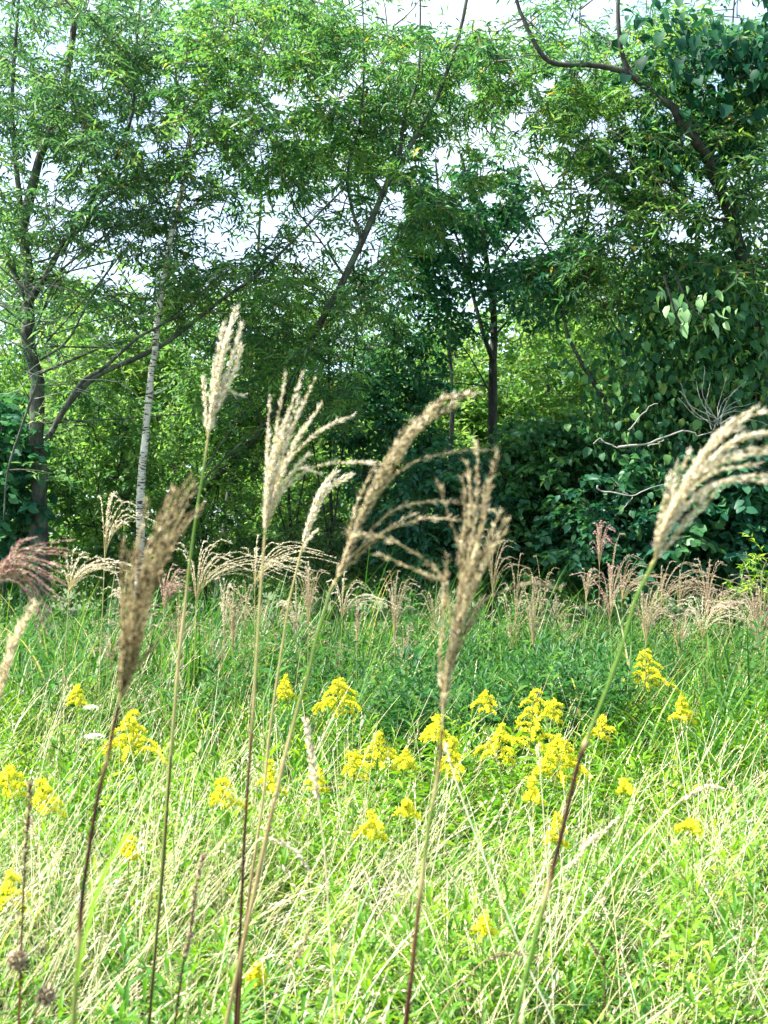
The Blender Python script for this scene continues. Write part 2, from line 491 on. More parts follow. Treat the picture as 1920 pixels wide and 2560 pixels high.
def make_tree(name, label, cat, trunk, d, r, limbs, blobs, ncl, dr, leaf, bark='bark', twig='twig', group=None,
              shoots=4, per=11, slen=.38, L=.09, W=.016, shape='diamond', droop=.3, gaps=True, trunk_name='trunk', trunk_label=None, var=(0, 1), zmin=.35, gnd=True, sl=.55):
    tp = pix_line(trunk, d)
    if gnd:
        tp = to_ground(tp)
    root = thing(name, label, cat, (tp[0][0], tp[0][1], max(tp[0][2], 0)), group)
    sp = smooth(tp, 28)
    u = np.linspace(0, 1, 28)
    g = Geo(); g.tube(sp + RNG.normal(0, r * .12, sp.shape), r * RNG.normal(1, .07, 28) * (1 - .72 * u) * (1 + .5 * np.exp(-u * 18)), 12)
    part(trunk_name, g, M[bark], root, True, trunk_label)
    nodes = [sp[6:]]
    for pts, dl, r0, r1 in limbs:
        r0, r1 = r0 * .74, r1 * .8
        lp = smooth(pix_line(pts, dl), 24)
        lp += np.cumsum(RNG.normal(0, r0 * .07, lp.shape), 0) * np.linspace(0, 1, 24)[:, None]
        g = Geo(); g.tube(lp, np.linspace(r0, r1, 24), 8)
        part('limb', g, M[bark], root, True)
        nodes.append(lp)
    if ncl:
        c = blob_points(blobs, ncl, d, dr, gaps, zmin)
        tw = Geo(); grow(np.concatenate(nodes), c, tw)
        cg = Geo()
        st, sd, ln = sprays(cg, c, shoots, per, slen, L, W, shape, droop, var[0], var[1], gaps=gaps, sl=sl)
        for i in range(len(c)):
            for j in range(0, shoots, 2):
                t = np.linspace(0, 1, 3)[:, None]
                q = st[i, j] + sd[i, j] * ln[i, j] * t; q[:, 2] -= droop * ln[i, j] * t[:, 0] ** 2
                tw.tube(q, [.0035, .003, .0015], 3)
        part('twigs', tw, M[twig], root)
        part('crown', cg, M[leaf], root)
    return root

def WEB(k):
    # thin arching boughs fanning to the right of the left willow
    x0, y0 = rnd(75, 130), rnd(560, 1060)
    a = math.radians(rnd(-8, 68)) if k % 5 else math.radians(rnd(110, 170))
    ln = rnd(200, 460)
    sag = rnd(-50, 70)
    return ([(x0, y0), (x0 + math.cos(a) * ln * .33, y0 - math.sin(a) * ln * .33 - sag * .6), (x0 + math.cos(a) * ln * .7, y0 - math.sin(a) * ln * .7 - sag), (x0 + math.cos(a) * ln, y0 - math.sin(a) * ln - sag * .4)], rnd(11.2, 12.4), rnd(.009, .02), .004)

# --- the big grey willow on the left edge
make_tree('willow_tree', 'grey-barked willow with crooked low limbs at the left edge behind the grass', 'tree',
    [(102, 1345), (98, 1200), (92, 1080), (88, 960), (72, 840), (68, 700), (60, 560), (95, 420), (140, 290), (175, 140), (190, -60)], 12.5, .105,
    [([(120, 1095), (170, 1010), (240, 940), (330, 900), (410, 860), (470, 815), (560, 745), (640, 690), (720, 615), (800, 530), (860, 470)], 12.1, .05, .012),
     ([(128, 1080), (200, 960), (260, 920), (345, 845), (400, 815), (470, 770), (545, 690), (640, 640)], 11.8, .034, .008),
     ([(76, 800), (40, 690), (0, 640), (-70, 590)], 12.0, .04, .015),
     ([(72, 760), (130, 660), (190, 560), (265, 440), (330, 300), (345, 120), (360, -40)], 12.2, .05, .012),
     ([(66, 620), (40, 420), (30, 250), (40, 60), (50, -60)], 12.8, .05, .015),
     ([(150, 640), (215, 540), (330, 450), (440, 400), (560, 370)], 11.7, .026, .007),
     ([(85, 830), (130, 800), (210, 780), (300, 800), (360, 850)], 11.6, .014, .005),
     ([(92, 900), (40, 820), (0, 800), (-60, 770)], 11.7, .018, .007),
     ([(100, 900), (170, 850), (230, 740), (300, 640), (370, 560)], 11.8, .02, .006),
     ([(95, 950), (50, 1080), (20, 1180), (10, 1300)], 11.6, .02, .010)]
    + [WEB(k) for k in range(24)],
    [(150, 150, 260, 210, 1.2), (330, 300, 260, 170, 1.1), (60, 350, 170, 200, 1.0), (160, 520, 190, 90, .8), (430, 470, 170, 110, .8), (60, 560, 120, 90, .7), (520, 420, 120, 90, .7), (240, 1000, 110, 130, .22), (110, 1130, 70, 130, .2), (180, 820, 160, 100, .14), (250, 620, 250, 110, .8), (440, 640, 160, 130, .8), (60, 720, 140, 100, .7), (300, 760, 200, 90, .35), (400, 660, 70, 130, .8)],
    470, 1.3, 'willow_grey', shoots=5, per=10, slen=.36, L=.12, W=.027)

# --- the birch
make_tree('birch_tree', 'slender birch with pale white bark standing right of the grey willow', 'tree',
    [(348, 1340), (352, 1230), (362, 1110), (372, 1000), (384, 900), (394, 800), (408, 700), (424, 610), (445, 530), (460, 440), (480, 330), (520, 200), (575, 60), (585, -60)], 11.9, .046,
    [([(386, 985), (410, 975), (432, 955), (440, 930)], 11.85, .012, .004), ([(440, 560), (520, 480), (600, 420), (660, 330)], 11.9, .016, .006)],
    [(560, 130, 140, 150, 1), (500, 300, 150, 110, .9), (620, 330, 110, 80, .7)], 170, 1.2, 'willow', bark='birch', shoots=4, per=10, L=.075, W=.035, slen=.32)

# --- the leaning willow across the middle
make_tree('willow_tree', 'leaning willow with a long slanting lichen-grey trunk across the middle', 'tree',
    [(440, 1330, 14.6), (520, 1215, 14.4), (600, 1135, 14.0), (650, 1080, 13.8), (720, 970, 13.3), (790, 830, 12.8), (860, 690, 12.5), (905, 600, 12.4), (955, 490, 12.3), (1000, 400, 12.3), (1070, 290, 12.3), (1120, 170, 12.3), (1160, 40, 12.3), (1175, -60, 12.3)], 13.2, .058,
    [([(905, 600, 12.4), (880, 520), (870, 430), (900, 300), (910, 150), (905, -20)], 12.6, .03, .008),
     ([(1000, 400, 12.3), (1010, 300), (1045, 190), (1050, 60), (1050, -50)], 12.3, .028, .010),
     ([(790, 830, 12.8), (880, 750), (985, 660), (1090, 560), (1150, 490)], 13.0, .026, .007),
     ([(400, 1330), (470, 1240), (590, 1120), (690, 1040), (760, 1000)], 12.9, .022, .007),
     ([(500, 1190), (580, 1070), (640, 1000), (720, 910), (790, 870)], 12.9, .014, .005),
     ([(860, 690, 12.5), (800, 600), (740, 520), (700, 420)], 13.2, .02, .006)],
    [(760, 330, 200, 150, 1.0), (930, 180, 190, 150, 1.1), (1110, 220, 170, 140, 1.1), (830, 470, 200, 110, 1.1), (1060, 450, 170, 120, 1.0), (680, 90, 160, 90, .8),
     (900, 700, 140, 90, .5), (700, 800, 160, 130, .6), (760, 1000, 130, 150, .4), (600, 760, 170, 130, .8), (660, 620, 150, 90, .8), (1000, 620, 130, 90, .6), (900, 30, 300, 90, .8), (700, 950, 200, 140, .5)],
    500, 1.4, 'willow', shoots=5, per=11, slen=.38, L=.125, W=.027)

# --- dark twin-stemmed tree in the middle
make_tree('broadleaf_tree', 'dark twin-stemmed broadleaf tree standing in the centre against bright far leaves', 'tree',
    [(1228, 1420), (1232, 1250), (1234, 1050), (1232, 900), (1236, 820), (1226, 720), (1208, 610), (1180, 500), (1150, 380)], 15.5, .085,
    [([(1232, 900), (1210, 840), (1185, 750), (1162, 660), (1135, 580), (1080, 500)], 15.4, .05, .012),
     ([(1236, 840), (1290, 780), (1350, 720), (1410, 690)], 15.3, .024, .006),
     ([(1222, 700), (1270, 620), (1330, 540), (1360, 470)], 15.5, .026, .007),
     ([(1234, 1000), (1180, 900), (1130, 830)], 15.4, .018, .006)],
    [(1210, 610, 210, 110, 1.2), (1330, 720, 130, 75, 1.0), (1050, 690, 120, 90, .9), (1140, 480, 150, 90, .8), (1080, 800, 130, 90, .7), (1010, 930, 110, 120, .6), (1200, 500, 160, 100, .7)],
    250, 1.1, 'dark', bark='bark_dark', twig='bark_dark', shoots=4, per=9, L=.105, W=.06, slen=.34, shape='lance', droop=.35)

# --- right-hand tree with the bent limb
make_tree('willow_tree', 'willow at the right with one thick bent limb arching to the left', 'tree',
    [(1905, 1420), (1900, 1250), (1905, 1000), (1890, 800, 12.2), (1850, 600, 12.1), (1800, 460, 11.7), (1745, 365, 11.4), (1700, 300, 11.3), (1640, 240, 11.3)], 12.6, .12,
    [([(1640, 240), (1600, 205), (1555, 178), (1480, 162), (1385, 158), (1345, 120), (1325, 75), (1300, 20), (1285, -50)], 11.3, .050, .02),
     ([(1580, 190), (1556, 140), (1545, 60), (1543, -60)], 11.3, .042, .02),
     ([(1900, 900), (1985, 600), (1960, 420), (1900, 260), (1840, 160), (1700, 60)], 12.2, .04, .010),
     ([(1990, 150), (1920, 190), (1880, 185), (1830, 200)], 11.2, .03, .012),
     ([(1830, 560), (1700, 520), (1600, 480), (1510, 420), (1420, 460)], 12.6, .024, .006),
     ([(1800, 460), (1820, 300), (1830, 100), (1840, -60)], 12.9, .03, .009)],
    [(1350, 140, 190, 130, 1.0), (1560, 280, 190, 140, 1.1), (1760, 180, 200, 150, 1.2), (1850, 420, 160, 150, 1.3), (1660, 460, 180, 100, .9), (1440, 340, 170, 120, 1.0), (1640, 620, 190, 90, .8), (1860, 620, 130, 100, .9), (1250, 180, 140, 120, .7), (1480, 490, 150, 110, .9), (1450, 640, 120, 100, .7), (1570, 540, 120, 90, .7), (1740, 690, 150, 80, .35)],
    470, 1.4, 'willow', bark='bark_dark', shoots=5, per=11, slen=.38, L=.125, W=.028)

# --- crowns behind, filling the upper canopy
for lab, tr, d, blobs, n in [
    ('tall willow behind the birch showing between left-hand boughs', [(560, 1330), (600, 1000), (640, 700), (655, 400), (640, 100), (640, -80)], 17.5,
     [(470, 120, 250, 170, 1), (640, 360, 200, 140, .9), (800, 120, 170, 140, .9), (330, 430, 200, 120, .6), (560, 520, 140, 70, .5), (300, 660, 220, 110, .5), (560, 760, 170, 120, .5), (600, -20, 400, 90, .6)], 150),
    ('tall pale willow rising behind the dark twin-stemmed tree', [(1120, 1330), (1130, 1000), (1110, 700), (1090, 400), (1070, 150), (1060, -60)], 18.0,
     [(1010, 260, 210, 180, 1), (1180, 330, 190, 160, .9), (920, 470, 170, 120, .7), (1090, 560, 200, 110, .8), (860, 310, 150, 150, .7), (780, 700, 170, 110, .5), (1100, -10, 250, 60, .25)], 140),
    ('tall willow behind the bent limb at upper right', [(1600, 1330), (1570, 1000), (1540, 700), (1520, 400), (1500, 150), (1500, -60)], 17.0,
     [(1420, 230, 190, 170, 1), (1600, 380, 210, 160, .9), (1560, 120, 200, 130, .9), (1800, 330, 190, 190, 1), (1460, 640, 170, 130, .6), (1800, 80, 160, 90, .8), (1400, 760, 130, 120, .35), (1550, 720, 130, 110, .5), (1600, -10, 330, 80, .6)], 170)]:
    make_tree('willow_tree', lab, 'tree', [q for q in tr if q[1] > 200], d, .055, [], blobs, n, 1.4, 'willow', group='tall willows behind the front trees',
              shoots=4, per=10, slen=.5, L=.145, W=.034)

# --- thin leaning saplings in the middle right
make_tree('sapling', 'thin bare leaning sapling right of the dark twin-stemmed tree', 'tree',
    [(1590, 1300), (1560, 1150), (1540, 1070), (1500, 980), (1450, 900), (1415, 820), (1396, 740), (1380, 640), (1330, 560)], 12.4, .034,
    [([(1500, 980), (1490, 1040), (1486, 1090)], 12.3, .008, .004), ([(1545, 1075), (1505, 1000), (1470, 940)], 12.3, .012, .004)],
    [(1370, 680, 90, 90, 1)], 30, .5, 'dark', L=.09, W=.045, gnd=True)
make_tree('sapling', 'short leaning sapling disappearing into the dark vine mass', 'tree',
    [(1720, 1080), (1650, 980), (1600, 900), (1560, 845), (1535, 810), (1500, 740)], 12.2, .026,
    [([(1560, 845), (1545, 790), (1548, 760)], 12.1, .01, .005)], [(1520, 740, 80, 60, 1)], 22, .4, 'sunny', L=.08, W=.03)

# --- far sunlit trees, seen through the openings
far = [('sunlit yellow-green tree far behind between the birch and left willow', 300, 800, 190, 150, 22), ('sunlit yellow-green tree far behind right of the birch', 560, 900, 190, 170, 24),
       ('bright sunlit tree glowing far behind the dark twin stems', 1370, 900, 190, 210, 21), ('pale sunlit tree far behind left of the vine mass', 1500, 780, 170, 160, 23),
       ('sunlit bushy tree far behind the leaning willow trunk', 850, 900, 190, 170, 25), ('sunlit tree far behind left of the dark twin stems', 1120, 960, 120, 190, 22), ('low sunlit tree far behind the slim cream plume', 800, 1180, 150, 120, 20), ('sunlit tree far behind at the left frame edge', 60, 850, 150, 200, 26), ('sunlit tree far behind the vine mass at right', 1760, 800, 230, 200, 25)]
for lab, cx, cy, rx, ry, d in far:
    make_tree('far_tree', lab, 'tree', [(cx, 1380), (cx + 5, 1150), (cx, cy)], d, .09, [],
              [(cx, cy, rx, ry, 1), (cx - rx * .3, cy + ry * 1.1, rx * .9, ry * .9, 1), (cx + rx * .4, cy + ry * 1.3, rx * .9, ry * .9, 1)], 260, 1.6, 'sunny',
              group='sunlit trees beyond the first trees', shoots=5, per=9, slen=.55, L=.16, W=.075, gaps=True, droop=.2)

# --- far wood closing the view low down
wg = Geo()
n = 6500
x = rnd(-22, 22, n); y = rnd(29, 36, n)
top = 6.6 + .9 * np.sin(x * .5) + .6 * np.sin(x * 1.3 + 1)
c = np.stack([x, y, .3 + rnd(0, 1, n) ** .9 * top], -1)
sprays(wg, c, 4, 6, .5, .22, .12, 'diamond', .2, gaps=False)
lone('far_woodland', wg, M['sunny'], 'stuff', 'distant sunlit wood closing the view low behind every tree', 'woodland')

# --- shrubs of the undergrowth
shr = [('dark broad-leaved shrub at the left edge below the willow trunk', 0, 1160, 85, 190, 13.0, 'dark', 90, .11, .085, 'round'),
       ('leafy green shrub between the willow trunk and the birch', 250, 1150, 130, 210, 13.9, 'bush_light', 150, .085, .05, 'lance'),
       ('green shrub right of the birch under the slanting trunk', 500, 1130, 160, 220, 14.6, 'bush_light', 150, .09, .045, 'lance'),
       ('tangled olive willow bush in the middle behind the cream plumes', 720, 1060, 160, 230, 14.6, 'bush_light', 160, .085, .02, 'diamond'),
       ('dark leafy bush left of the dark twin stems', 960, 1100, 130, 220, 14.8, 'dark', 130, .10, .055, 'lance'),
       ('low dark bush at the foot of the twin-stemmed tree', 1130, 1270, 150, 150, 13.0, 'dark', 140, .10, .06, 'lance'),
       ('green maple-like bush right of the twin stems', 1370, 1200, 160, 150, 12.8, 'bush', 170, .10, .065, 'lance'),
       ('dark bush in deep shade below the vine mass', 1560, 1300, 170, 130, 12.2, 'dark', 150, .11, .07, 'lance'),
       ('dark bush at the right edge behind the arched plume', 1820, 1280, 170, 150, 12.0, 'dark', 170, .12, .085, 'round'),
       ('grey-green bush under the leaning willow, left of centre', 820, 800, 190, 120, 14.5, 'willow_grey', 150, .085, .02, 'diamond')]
for lab, cx, cy, rx, ry, d, mt, n, L, W, shp in shr:
    make_tree('shrub', lab, 'shrub', [(cx + 10, 1400), (cx, min(1360, cy + ry * .6)), (cx - 10, cy)], d, .03,
              [([(cx + 8, 1380), (cx - rx * .5, cy), (cx - rx * .7, cy - ry * .6)], d - .2, .016, .005), ([(cx + 8, 1380), (cx + rx * .4, cy), (cx + rx * .6, cy - ry * .6)], d - .1, .016, .005)],
              [(cx, cy, rx, ry, 1), (cx, 1375, rx * 1.15, 70, 1.2)], int(n * 1.3), .8, mt, group='undergrowth shrubs below the trees', bark='bark_dark', twig='bark_dark',
              shoots=5, per=8, slen=.3, L=L, W=W, shape=shp, trunk_name='stem', zmin=.15, gaps=True)

# --- climbing vine draped over the right-hand tree
def vine(label, strands, blobs, n, d, dr, mat, L, W, hang=.7, group=None, shoots=3, per=7, scat=1.0):
    root = thing('climbing_vine', label, 'vine', at(blobs[0][0], 1420, d) * np.array([1, 1, 0]), group)
    g = Geo()
    for s_ in strands:
        g.tube(smooth(pix_line(s_, d), 20), np.linspace(.014, .006, 20), 6)
    c = blob_points(blobs, n, d, dr, True, .2)
    grow(np.concatenate([smooth(pix_line(s_, d), 20) for s_ in strands]), c, g, .003, .002, 3, .12)
    part('stems', g, M['bark_dark'], root)
    cg = Geo()
    C = len(c)
    N_ = shoots * per
    p = (c[:, None] + RNG.normal(0, 1, (C, N_, 3)) * np.array([.2, .2, .24]) * scat).reshape(-1, 3)
    az = rnd(-1.9, 1.9, len(p)) + math.pi
    dn = np.stack([.55 * np.sin(az), .55 * np.cos(az), -hang * rnd(.5, 1.3, len(p))], -1)
    nn = np.stack([.5 * np.sin(az), .5 * np.cos(az), rnd(.3, 1.1, len(p))], -1) + RNG.normal(0, .42, (len(p), 3))
    ok = open_sky(p)
    cv = np.clip(np.repeat(rnd(0, .7, C), N_) + RNG.normal(.1, .15, len(p)), 0, 1)
    LL = L * rnd(.5, 1.4, len(p))
    a = ok & (RNG.random(len(p)) < (.62 if scat == 1 else 1))
    b = ok & ~a
    cg.leaves(p[a], dn[a], nn[a], LL[a], (LL * W / L)[a], cv[a], 'round', .38, .3)
    jit = RNG.normal(0, .5, (len(p), 3))
    cg.leaves(p[b], (dn + jit)[b], (nn + jit[:, ::-1])[b], LL[b] * .95, (LL * W / L)[b] * .5, np.clip(cv[b] + .2, 0, 1), 'lance', .3, .25)
    part('leaves', cg, M[mat], root)
    return root

vine('dark green large-leaved vine mass draped over the right-hand tree', [[(1850, 1420), (1800, 1150), (1780, 900), (1700, 700), (1650, 560)], [(1900, 1400), (1890, 1000), (1900, 700)], [(1700, 1400), (1640, 1200), (1600, 1000), (1620, 850)]],
     [(1770, 880, 170, 200, 1.0), (1720, 730, 120, 110, .8), (1870, 780, 100, 150, .8), (1640, 1080, 150, 130, .9), (1830, 1090, 140, 130, 1), (1560, 960, 90, 110, .6), (1750, 1250, 180, 110, .8), (1590, 1210, 110, 100, .7), (1800, 600, 120, 50, .3)],
     540, 12.4, .7, 'vine', .088, .072)
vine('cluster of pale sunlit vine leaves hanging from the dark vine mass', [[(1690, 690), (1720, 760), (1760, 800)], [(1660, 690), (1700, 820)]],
     [(1705, 745, 55, 45, 1), (1780, 780, 30, 35, .7), (1675, 820, 22, 18, .5)], 15, 11.0, .1, 'vine_sunlit', .125, .08, hang=.9, shoots=1, per=2, scat=.35)
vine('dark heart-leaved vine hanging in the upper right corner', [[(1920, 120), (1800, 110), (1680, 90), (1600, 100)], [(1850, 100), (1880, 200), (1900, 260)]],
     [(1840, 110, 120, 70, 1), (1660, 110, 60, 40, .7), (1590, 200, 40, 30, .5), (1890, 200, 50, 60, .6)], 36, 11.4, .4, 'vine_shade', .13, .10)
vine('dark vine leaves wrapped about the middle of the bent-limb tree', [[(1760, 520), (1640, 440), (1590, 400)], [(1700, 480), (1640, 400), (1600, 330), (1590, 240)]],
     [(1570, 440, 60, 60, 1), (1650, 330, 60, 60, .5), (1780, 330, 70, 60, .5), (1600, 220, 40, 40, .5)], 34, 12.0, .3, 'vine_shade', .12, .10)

# --- bleached dead branches
def dead(name, label, lines, d, r, foot):
    root = thing(name, label, 'branch', at(*foot, d) * np.array([1, 1, 1]))
    for k, pl in enumerate(lines):
        p = smooth(pix_line(pl, d), 20)
        p += np.cumsum(RNG.normal(0, .004, p.shape), 0)
        g = Geo(); g.tube(p, np.linspace(r if k == 0 else r * .6, r * .35, 20), 6)
        part('branch' if k == 0 else 'twig', g, M['dead'], root, True)
dead('dead_branch', 'upper bleached dead branch lying across the dark vine leaves', [[(1545, 1118), (1600, 1112), (1650, 1095), (1700, 1075), (1735, 1076), (1742, 1088), (1780, 1078)], [(1545, 1118), (1520, 1105), (1500, 1098), (1485, 1110)], [(1570, 1075), (1620, 1020), (1645, 1008)], [(1620, 1115), (1660, 1095)]], 11.3, .013, (1545, 1118))
dead('dead_branch', 'lower forked bleached dead branch under the first one', [[(1495, 1215), (1502, 1230), (1545, 1235), (1585, 1238), (1630, 1222), (1690, 1210)], [(1580, 1242), (1560, 1265), (1537, 1287)], [(1570, 1235), (1545, 1210), (1530, 1192)]], 11.3, .010, (1585, 1238))
tw = []
for k in range(16):
    x0, y0 = 1790 + rnd(-15, 15), 1065 + rnd(-20, 15)
    a = rnd(-2.9, -.25); ln = rnd(70, 150)
    tw.append([(x0, y0), (x0 + math.cos(a) * ln * .5 + rnd(-12, 12), y0 + math.sin(a) * ln * .5), (x0 + math.cos(a + .25) * ln, y0 + math.sin(a + .25) * ln)])
dead('dead_branch', 'leafless grey twiggy branch sticking out of the vine above the arched plume', tw, 11.3, .008, (1790, 1065))
tw = []
for k in range(26):
    x0, y0 = rnd(-10, 230), rnd(700, 1000)
    a = rnd(-.9, .6) if k % 3 else rnd(2.4, 3.8); ln = rnd(90, 240)
    tw.append([(x0, y0), (x0 + math.cos(a) * ln * .5, y0 + math.sin(a) * ln * .5 + rnd(-18, 18)), (x0 + math.cos(a + .3) * ln, y0 + math.sin(a + .3) * ln)])
dead('dead_branch', 'tangle of bare pale twigs in front of the left willow trunk', tw, 11.4, .007, (95, 850))

# light green willow shoot at the right edge above the plumes
make_tree('willow_sprout', 'light green feathery willow sprout at the right edge over the grass plumes', 'shrub',
    [(1990, 1520), (1950, 1450), (1900, 1400), (1840, 1385)], 9.0, .012, [([(1960, 1470), (1900, 1430), (1820, 1440)], 9.0, .007, .003)],
    [(1870, 1420, 60, 40, 1), (1930, 1450, 50, 50, 1)], 16, .25, 'herb', shoots=2, per=12, slen=.26, L=.07, W=.014, trunk_name='stem', twig='twig', gaps=False, gnd=True, sl=.8)

# ------------------------------------------------------------------ meadow
def wedge(n, d0, d1, marg=.8, spread=.36, pw=2.0):
    d = (rnd(0, 1, n) * (d1 ** pw - d0 ** pw) + d0 ** pw) ** (1 / pw)
    x = rnd(-1, 1, n) * (spread * d + marg)
    return x, d

def patch(x, y, s=1.0, o=0.0):
    return .5 + .25 * (np.sin(x * 2.1 * s + 1.3 + o) * np.cos(y * 1.7 * s - .4 + o) + np.sin(x * .9 * s - y * 1.2 * s + 2.2 * o))

def herbs(n, d0, d1, hmin, hmax, nl, L, W, shape, thr=None):
    x, y = wedge(n, d0, d1)
    if thr is not None:
        k = RNG.random(n) < thr(x, y); x, y = x[k], y[k]
    n = len(x)
    h = rnd(hmin, hmax, n) * (.8 + .35 * patch(x, y, 1.4, 2))
    az, th = rnd(0, 2 * math.pi, n), np.abs(RNG.normal(0, .2, n))
    root = np.stack([x, y, ground_z(x, y)], -1)
    g, sg = Geo(), Geo()
    p = sg.blades(root, az, th, rnd(-.1, .35, n), h, .004, .15, K=4, tube=True)
    t = np.linspace(.25, 1.0, nl) ** .8
    seg = np.minimum((t * 4).astype(int), 3); fr = t * 4 - seg
    base = p[:, seg] * (1 - fr)[None, :, None] + p[:, seg + 1] * fr[None, :, None]
    phi = rnd(0, 6.28, (n, 1)) + np.arange(nl)[None] * 2.4 + RNG.normal(0, .3, (n, nl))
    rise = (.15 + .95 * t ** 3)[None] + RNG.normal(0, .22, (n, nl))
    d = np.stack([np.cos(phi) * np.cos(rise), np.sin(phi) * np.cos(rise), np.sin(rise)], -1)
    nn = np.stack([-np.cos(phi) * np.sin(rise), -np.sin(phi) * np.sin(rise), np.cos(rise)], -1) + RNG.normal(0, .2, (n, nl, 3))
    LL = L * (1.05 - .45 * t ** 4)[None] * rnd(.6, 1.3, (n, nl)) * rnd(.65, 1.25, (n, 1))
    var = np.clip(rnd(0, .75, (n, 1)) + .2 * t[None] + RNG.normal(0, .1, (n, nl)), 0, 1)
    g.leaves(base, d, nn, LL.ravel(), (LL * W / L).ravel(), var.ravel(), shape, .28, .2)
    return g, sg

gr, st = herbs(2000, 1.8, 4.6, .36, .74, 32, .088, .016, 'lance', lambda x, y: .55 + .6 * patch(x, y))
o = lone('meadow_herbs', gr, M['herb'], 'stuff', 'bright green leafy herb shoots covering the near meadow', 'herbs')
s_ = part('stems', st, M['stem'], o)
gr, st = herbs(2450, 4.5, 8.4, .42, .76, 26, .10, .020, 'diamond', lambda x, y: .5 + .6 * patch(x, y))
o = lone('meadow_herbs', gr, M['herb'], 'stuff', 'green leafy herb shoots of the middle meadow among goldenrods', 'herbs')
s_ = part('stems', st, M['stem'], o)

# short mixed blades low down
g = Geo()
x, y = wedge(12500, 1.5, 8.8)
g.blades(np.stack([x, y, ground_z(x, y)], -1), rnd(0, 6.28, len(x)), rnd(0, .5, len(x)), rnd(.2, 1.5, len(x)), rnd(.3, .72, len(x)), rnd(.004, .009, len(x)), np.clip(rnd(0, 1.15, len(x)), 0, 1), K=5)
lone('meadow_grass', g, M['blade'], 'stuff', 'mixed green grass blades growing between the meadow herbs', 'grass')

# longer arching blades
g = Geo()
x, y = wedge(4100, 1.9, 8.6)
k = RNG.random(len(x)) < patch(x, y, 1.5, 6) * 1.3
x, y = x[k], y[k]
g.blades(np.stack([x, y, ground_z(x, y)], -1), np.where(RNG.random(len(x)) < .5, RNG.normal(1.4, .8, len(x)), rnd(0, 6.28, len(x))), rnd(.05, .5, len(x)), rnd(.5, 2.3, len(x)), rnd(.6, 1.1, len(x)), rnd(.006, .013, len(x)), np.clip(rnd(.2, 1.2, len(x)), 0, 1), K=7)
lone('meadow_grass', g, M['blade'], 'stuff', 'longer arching grass blades rising above the meadow herbs', 'grass')

# straw-coloured stalks, leaning mostly to the right
def straws(n, d0, d1, len0, len1, w, thr, th=(.02, .6), caz=.62):
    per = 13                                   # stalks stand in tufts that lean together
    nt_ = n // per
    x, y = wedge(nt_, d0, d1)
    k = RNG.random(nt_) < thr(x, y); x, y = x[k], y[k]
    taz = np.where(RNG.random(len(x)) < caz, RNG.normal(1.4, .8, len(x)), rnd(0, 6.28, len(x)))
    m = RNG.integers(4, 2 * per, len(x))
    x, y = np.repeat(x, m) + RNG.normal(0, .06, m.sum()), np.repeat(y, m) + RNG.normal(0, .06, m.sum())
    az = np.repeat(taz, m) + RNG.normal(0, .55, m.sum())
    n = len(x)
    L = rnd(len0, len1, n) * rnd(.75, 1.05, n)
    g = Geo()
    p = g.blades(np.stack([x, y, ground_z(x, y)], -1), az, rnd(*th, n), rnd(.1, 1.0, n) ** 1.6 * 2.0, L, w * rnd(.7, 1.3, n), rnd(0, 1, n), K=8, tube=True)
    # slim seed heads on the tips
    hd = RNG.random(n) < .3
    tip, pre = p[hd, -1], p[hd, -2]
    for q in range(5):
        f = q / 5
        b = tip * f + pre * (1 - f)
        g.leaves(b, (tip - pre) / np.linalg.norm(tip - pre, axis=1)[:, None] + RNG.normal(0, .25, b.shape), RNG.normal(0, 1, b.shape), rnd(.018, .03, len(b)), rnd(.004, .007, len(b)), rnd(.2, 1, len(b)), 'spindle')
    return g
lone('dry_grass', straws(6600, 1.7, 4.4, .6, 1.05, .0036, lambda x, y: -.25 + 1.3 * patch(x, y, 1.6, 1.5) + .3 * (x > .35) + .3 * (x < -.3)), M['straw'], 'stuff', 'pale straw stalks arching over the near meadow', 'dry grass')
lone('dry_grass', straws(4500, 4.4, 8.6, .65, 1.1, .0046, lambda x, y: -.15 + 1.1 * patch(x, y, 1.3, 1.5) + .4 * (x < -.6)), M['straw'], 'stuff', 'pale straw stalks arching over the middle meadow', 'dry grass')
lone('dry_grass', straws(1500, 7.4, 11.5, .85, 1.45, .005, lambda x, y: .1 + .9 * patch(x, y, 1.1, .5)), M['straw'], 'stuff', 'pale straw stalks standing in the tall grass before the trees', 'dry grass')

lone('dry_grass', straws(1500, 1.9, 4.2, .7, 1.15, .0036, lambda x, y: .25 + .5 * (x > .1) + .3 * (x < -.6), (.35, .95), .8), M['straw'], 'stuff', 'long straw stalks bent low over the near meadow', 'dry grass')

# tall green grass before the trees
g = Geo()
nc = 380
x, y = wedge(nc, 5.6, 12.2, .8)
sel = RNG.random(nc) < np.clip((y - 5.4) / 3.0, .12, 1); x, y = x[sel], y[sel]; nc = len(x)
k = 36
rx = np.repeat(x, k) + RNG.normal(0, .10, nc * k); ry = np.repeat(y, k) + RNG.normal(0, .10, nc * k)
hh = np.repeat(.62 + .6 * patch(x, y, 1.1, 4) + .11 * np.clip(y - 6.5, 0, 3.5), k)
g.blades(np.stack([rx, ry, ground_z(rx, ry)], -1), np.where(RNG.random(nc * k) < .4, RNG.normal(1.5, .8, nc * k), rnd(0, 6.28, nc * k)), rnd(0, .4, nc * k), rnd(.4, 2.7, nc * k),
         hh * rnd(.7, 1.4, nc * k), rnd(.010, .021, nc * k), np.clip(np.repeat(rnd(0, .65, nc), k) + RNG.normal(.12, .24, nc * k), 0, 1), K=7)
lone('tall_grass', g, M['tall_blade'], 'stuff', 'tall arching green grass in front of the trees', 'grass')
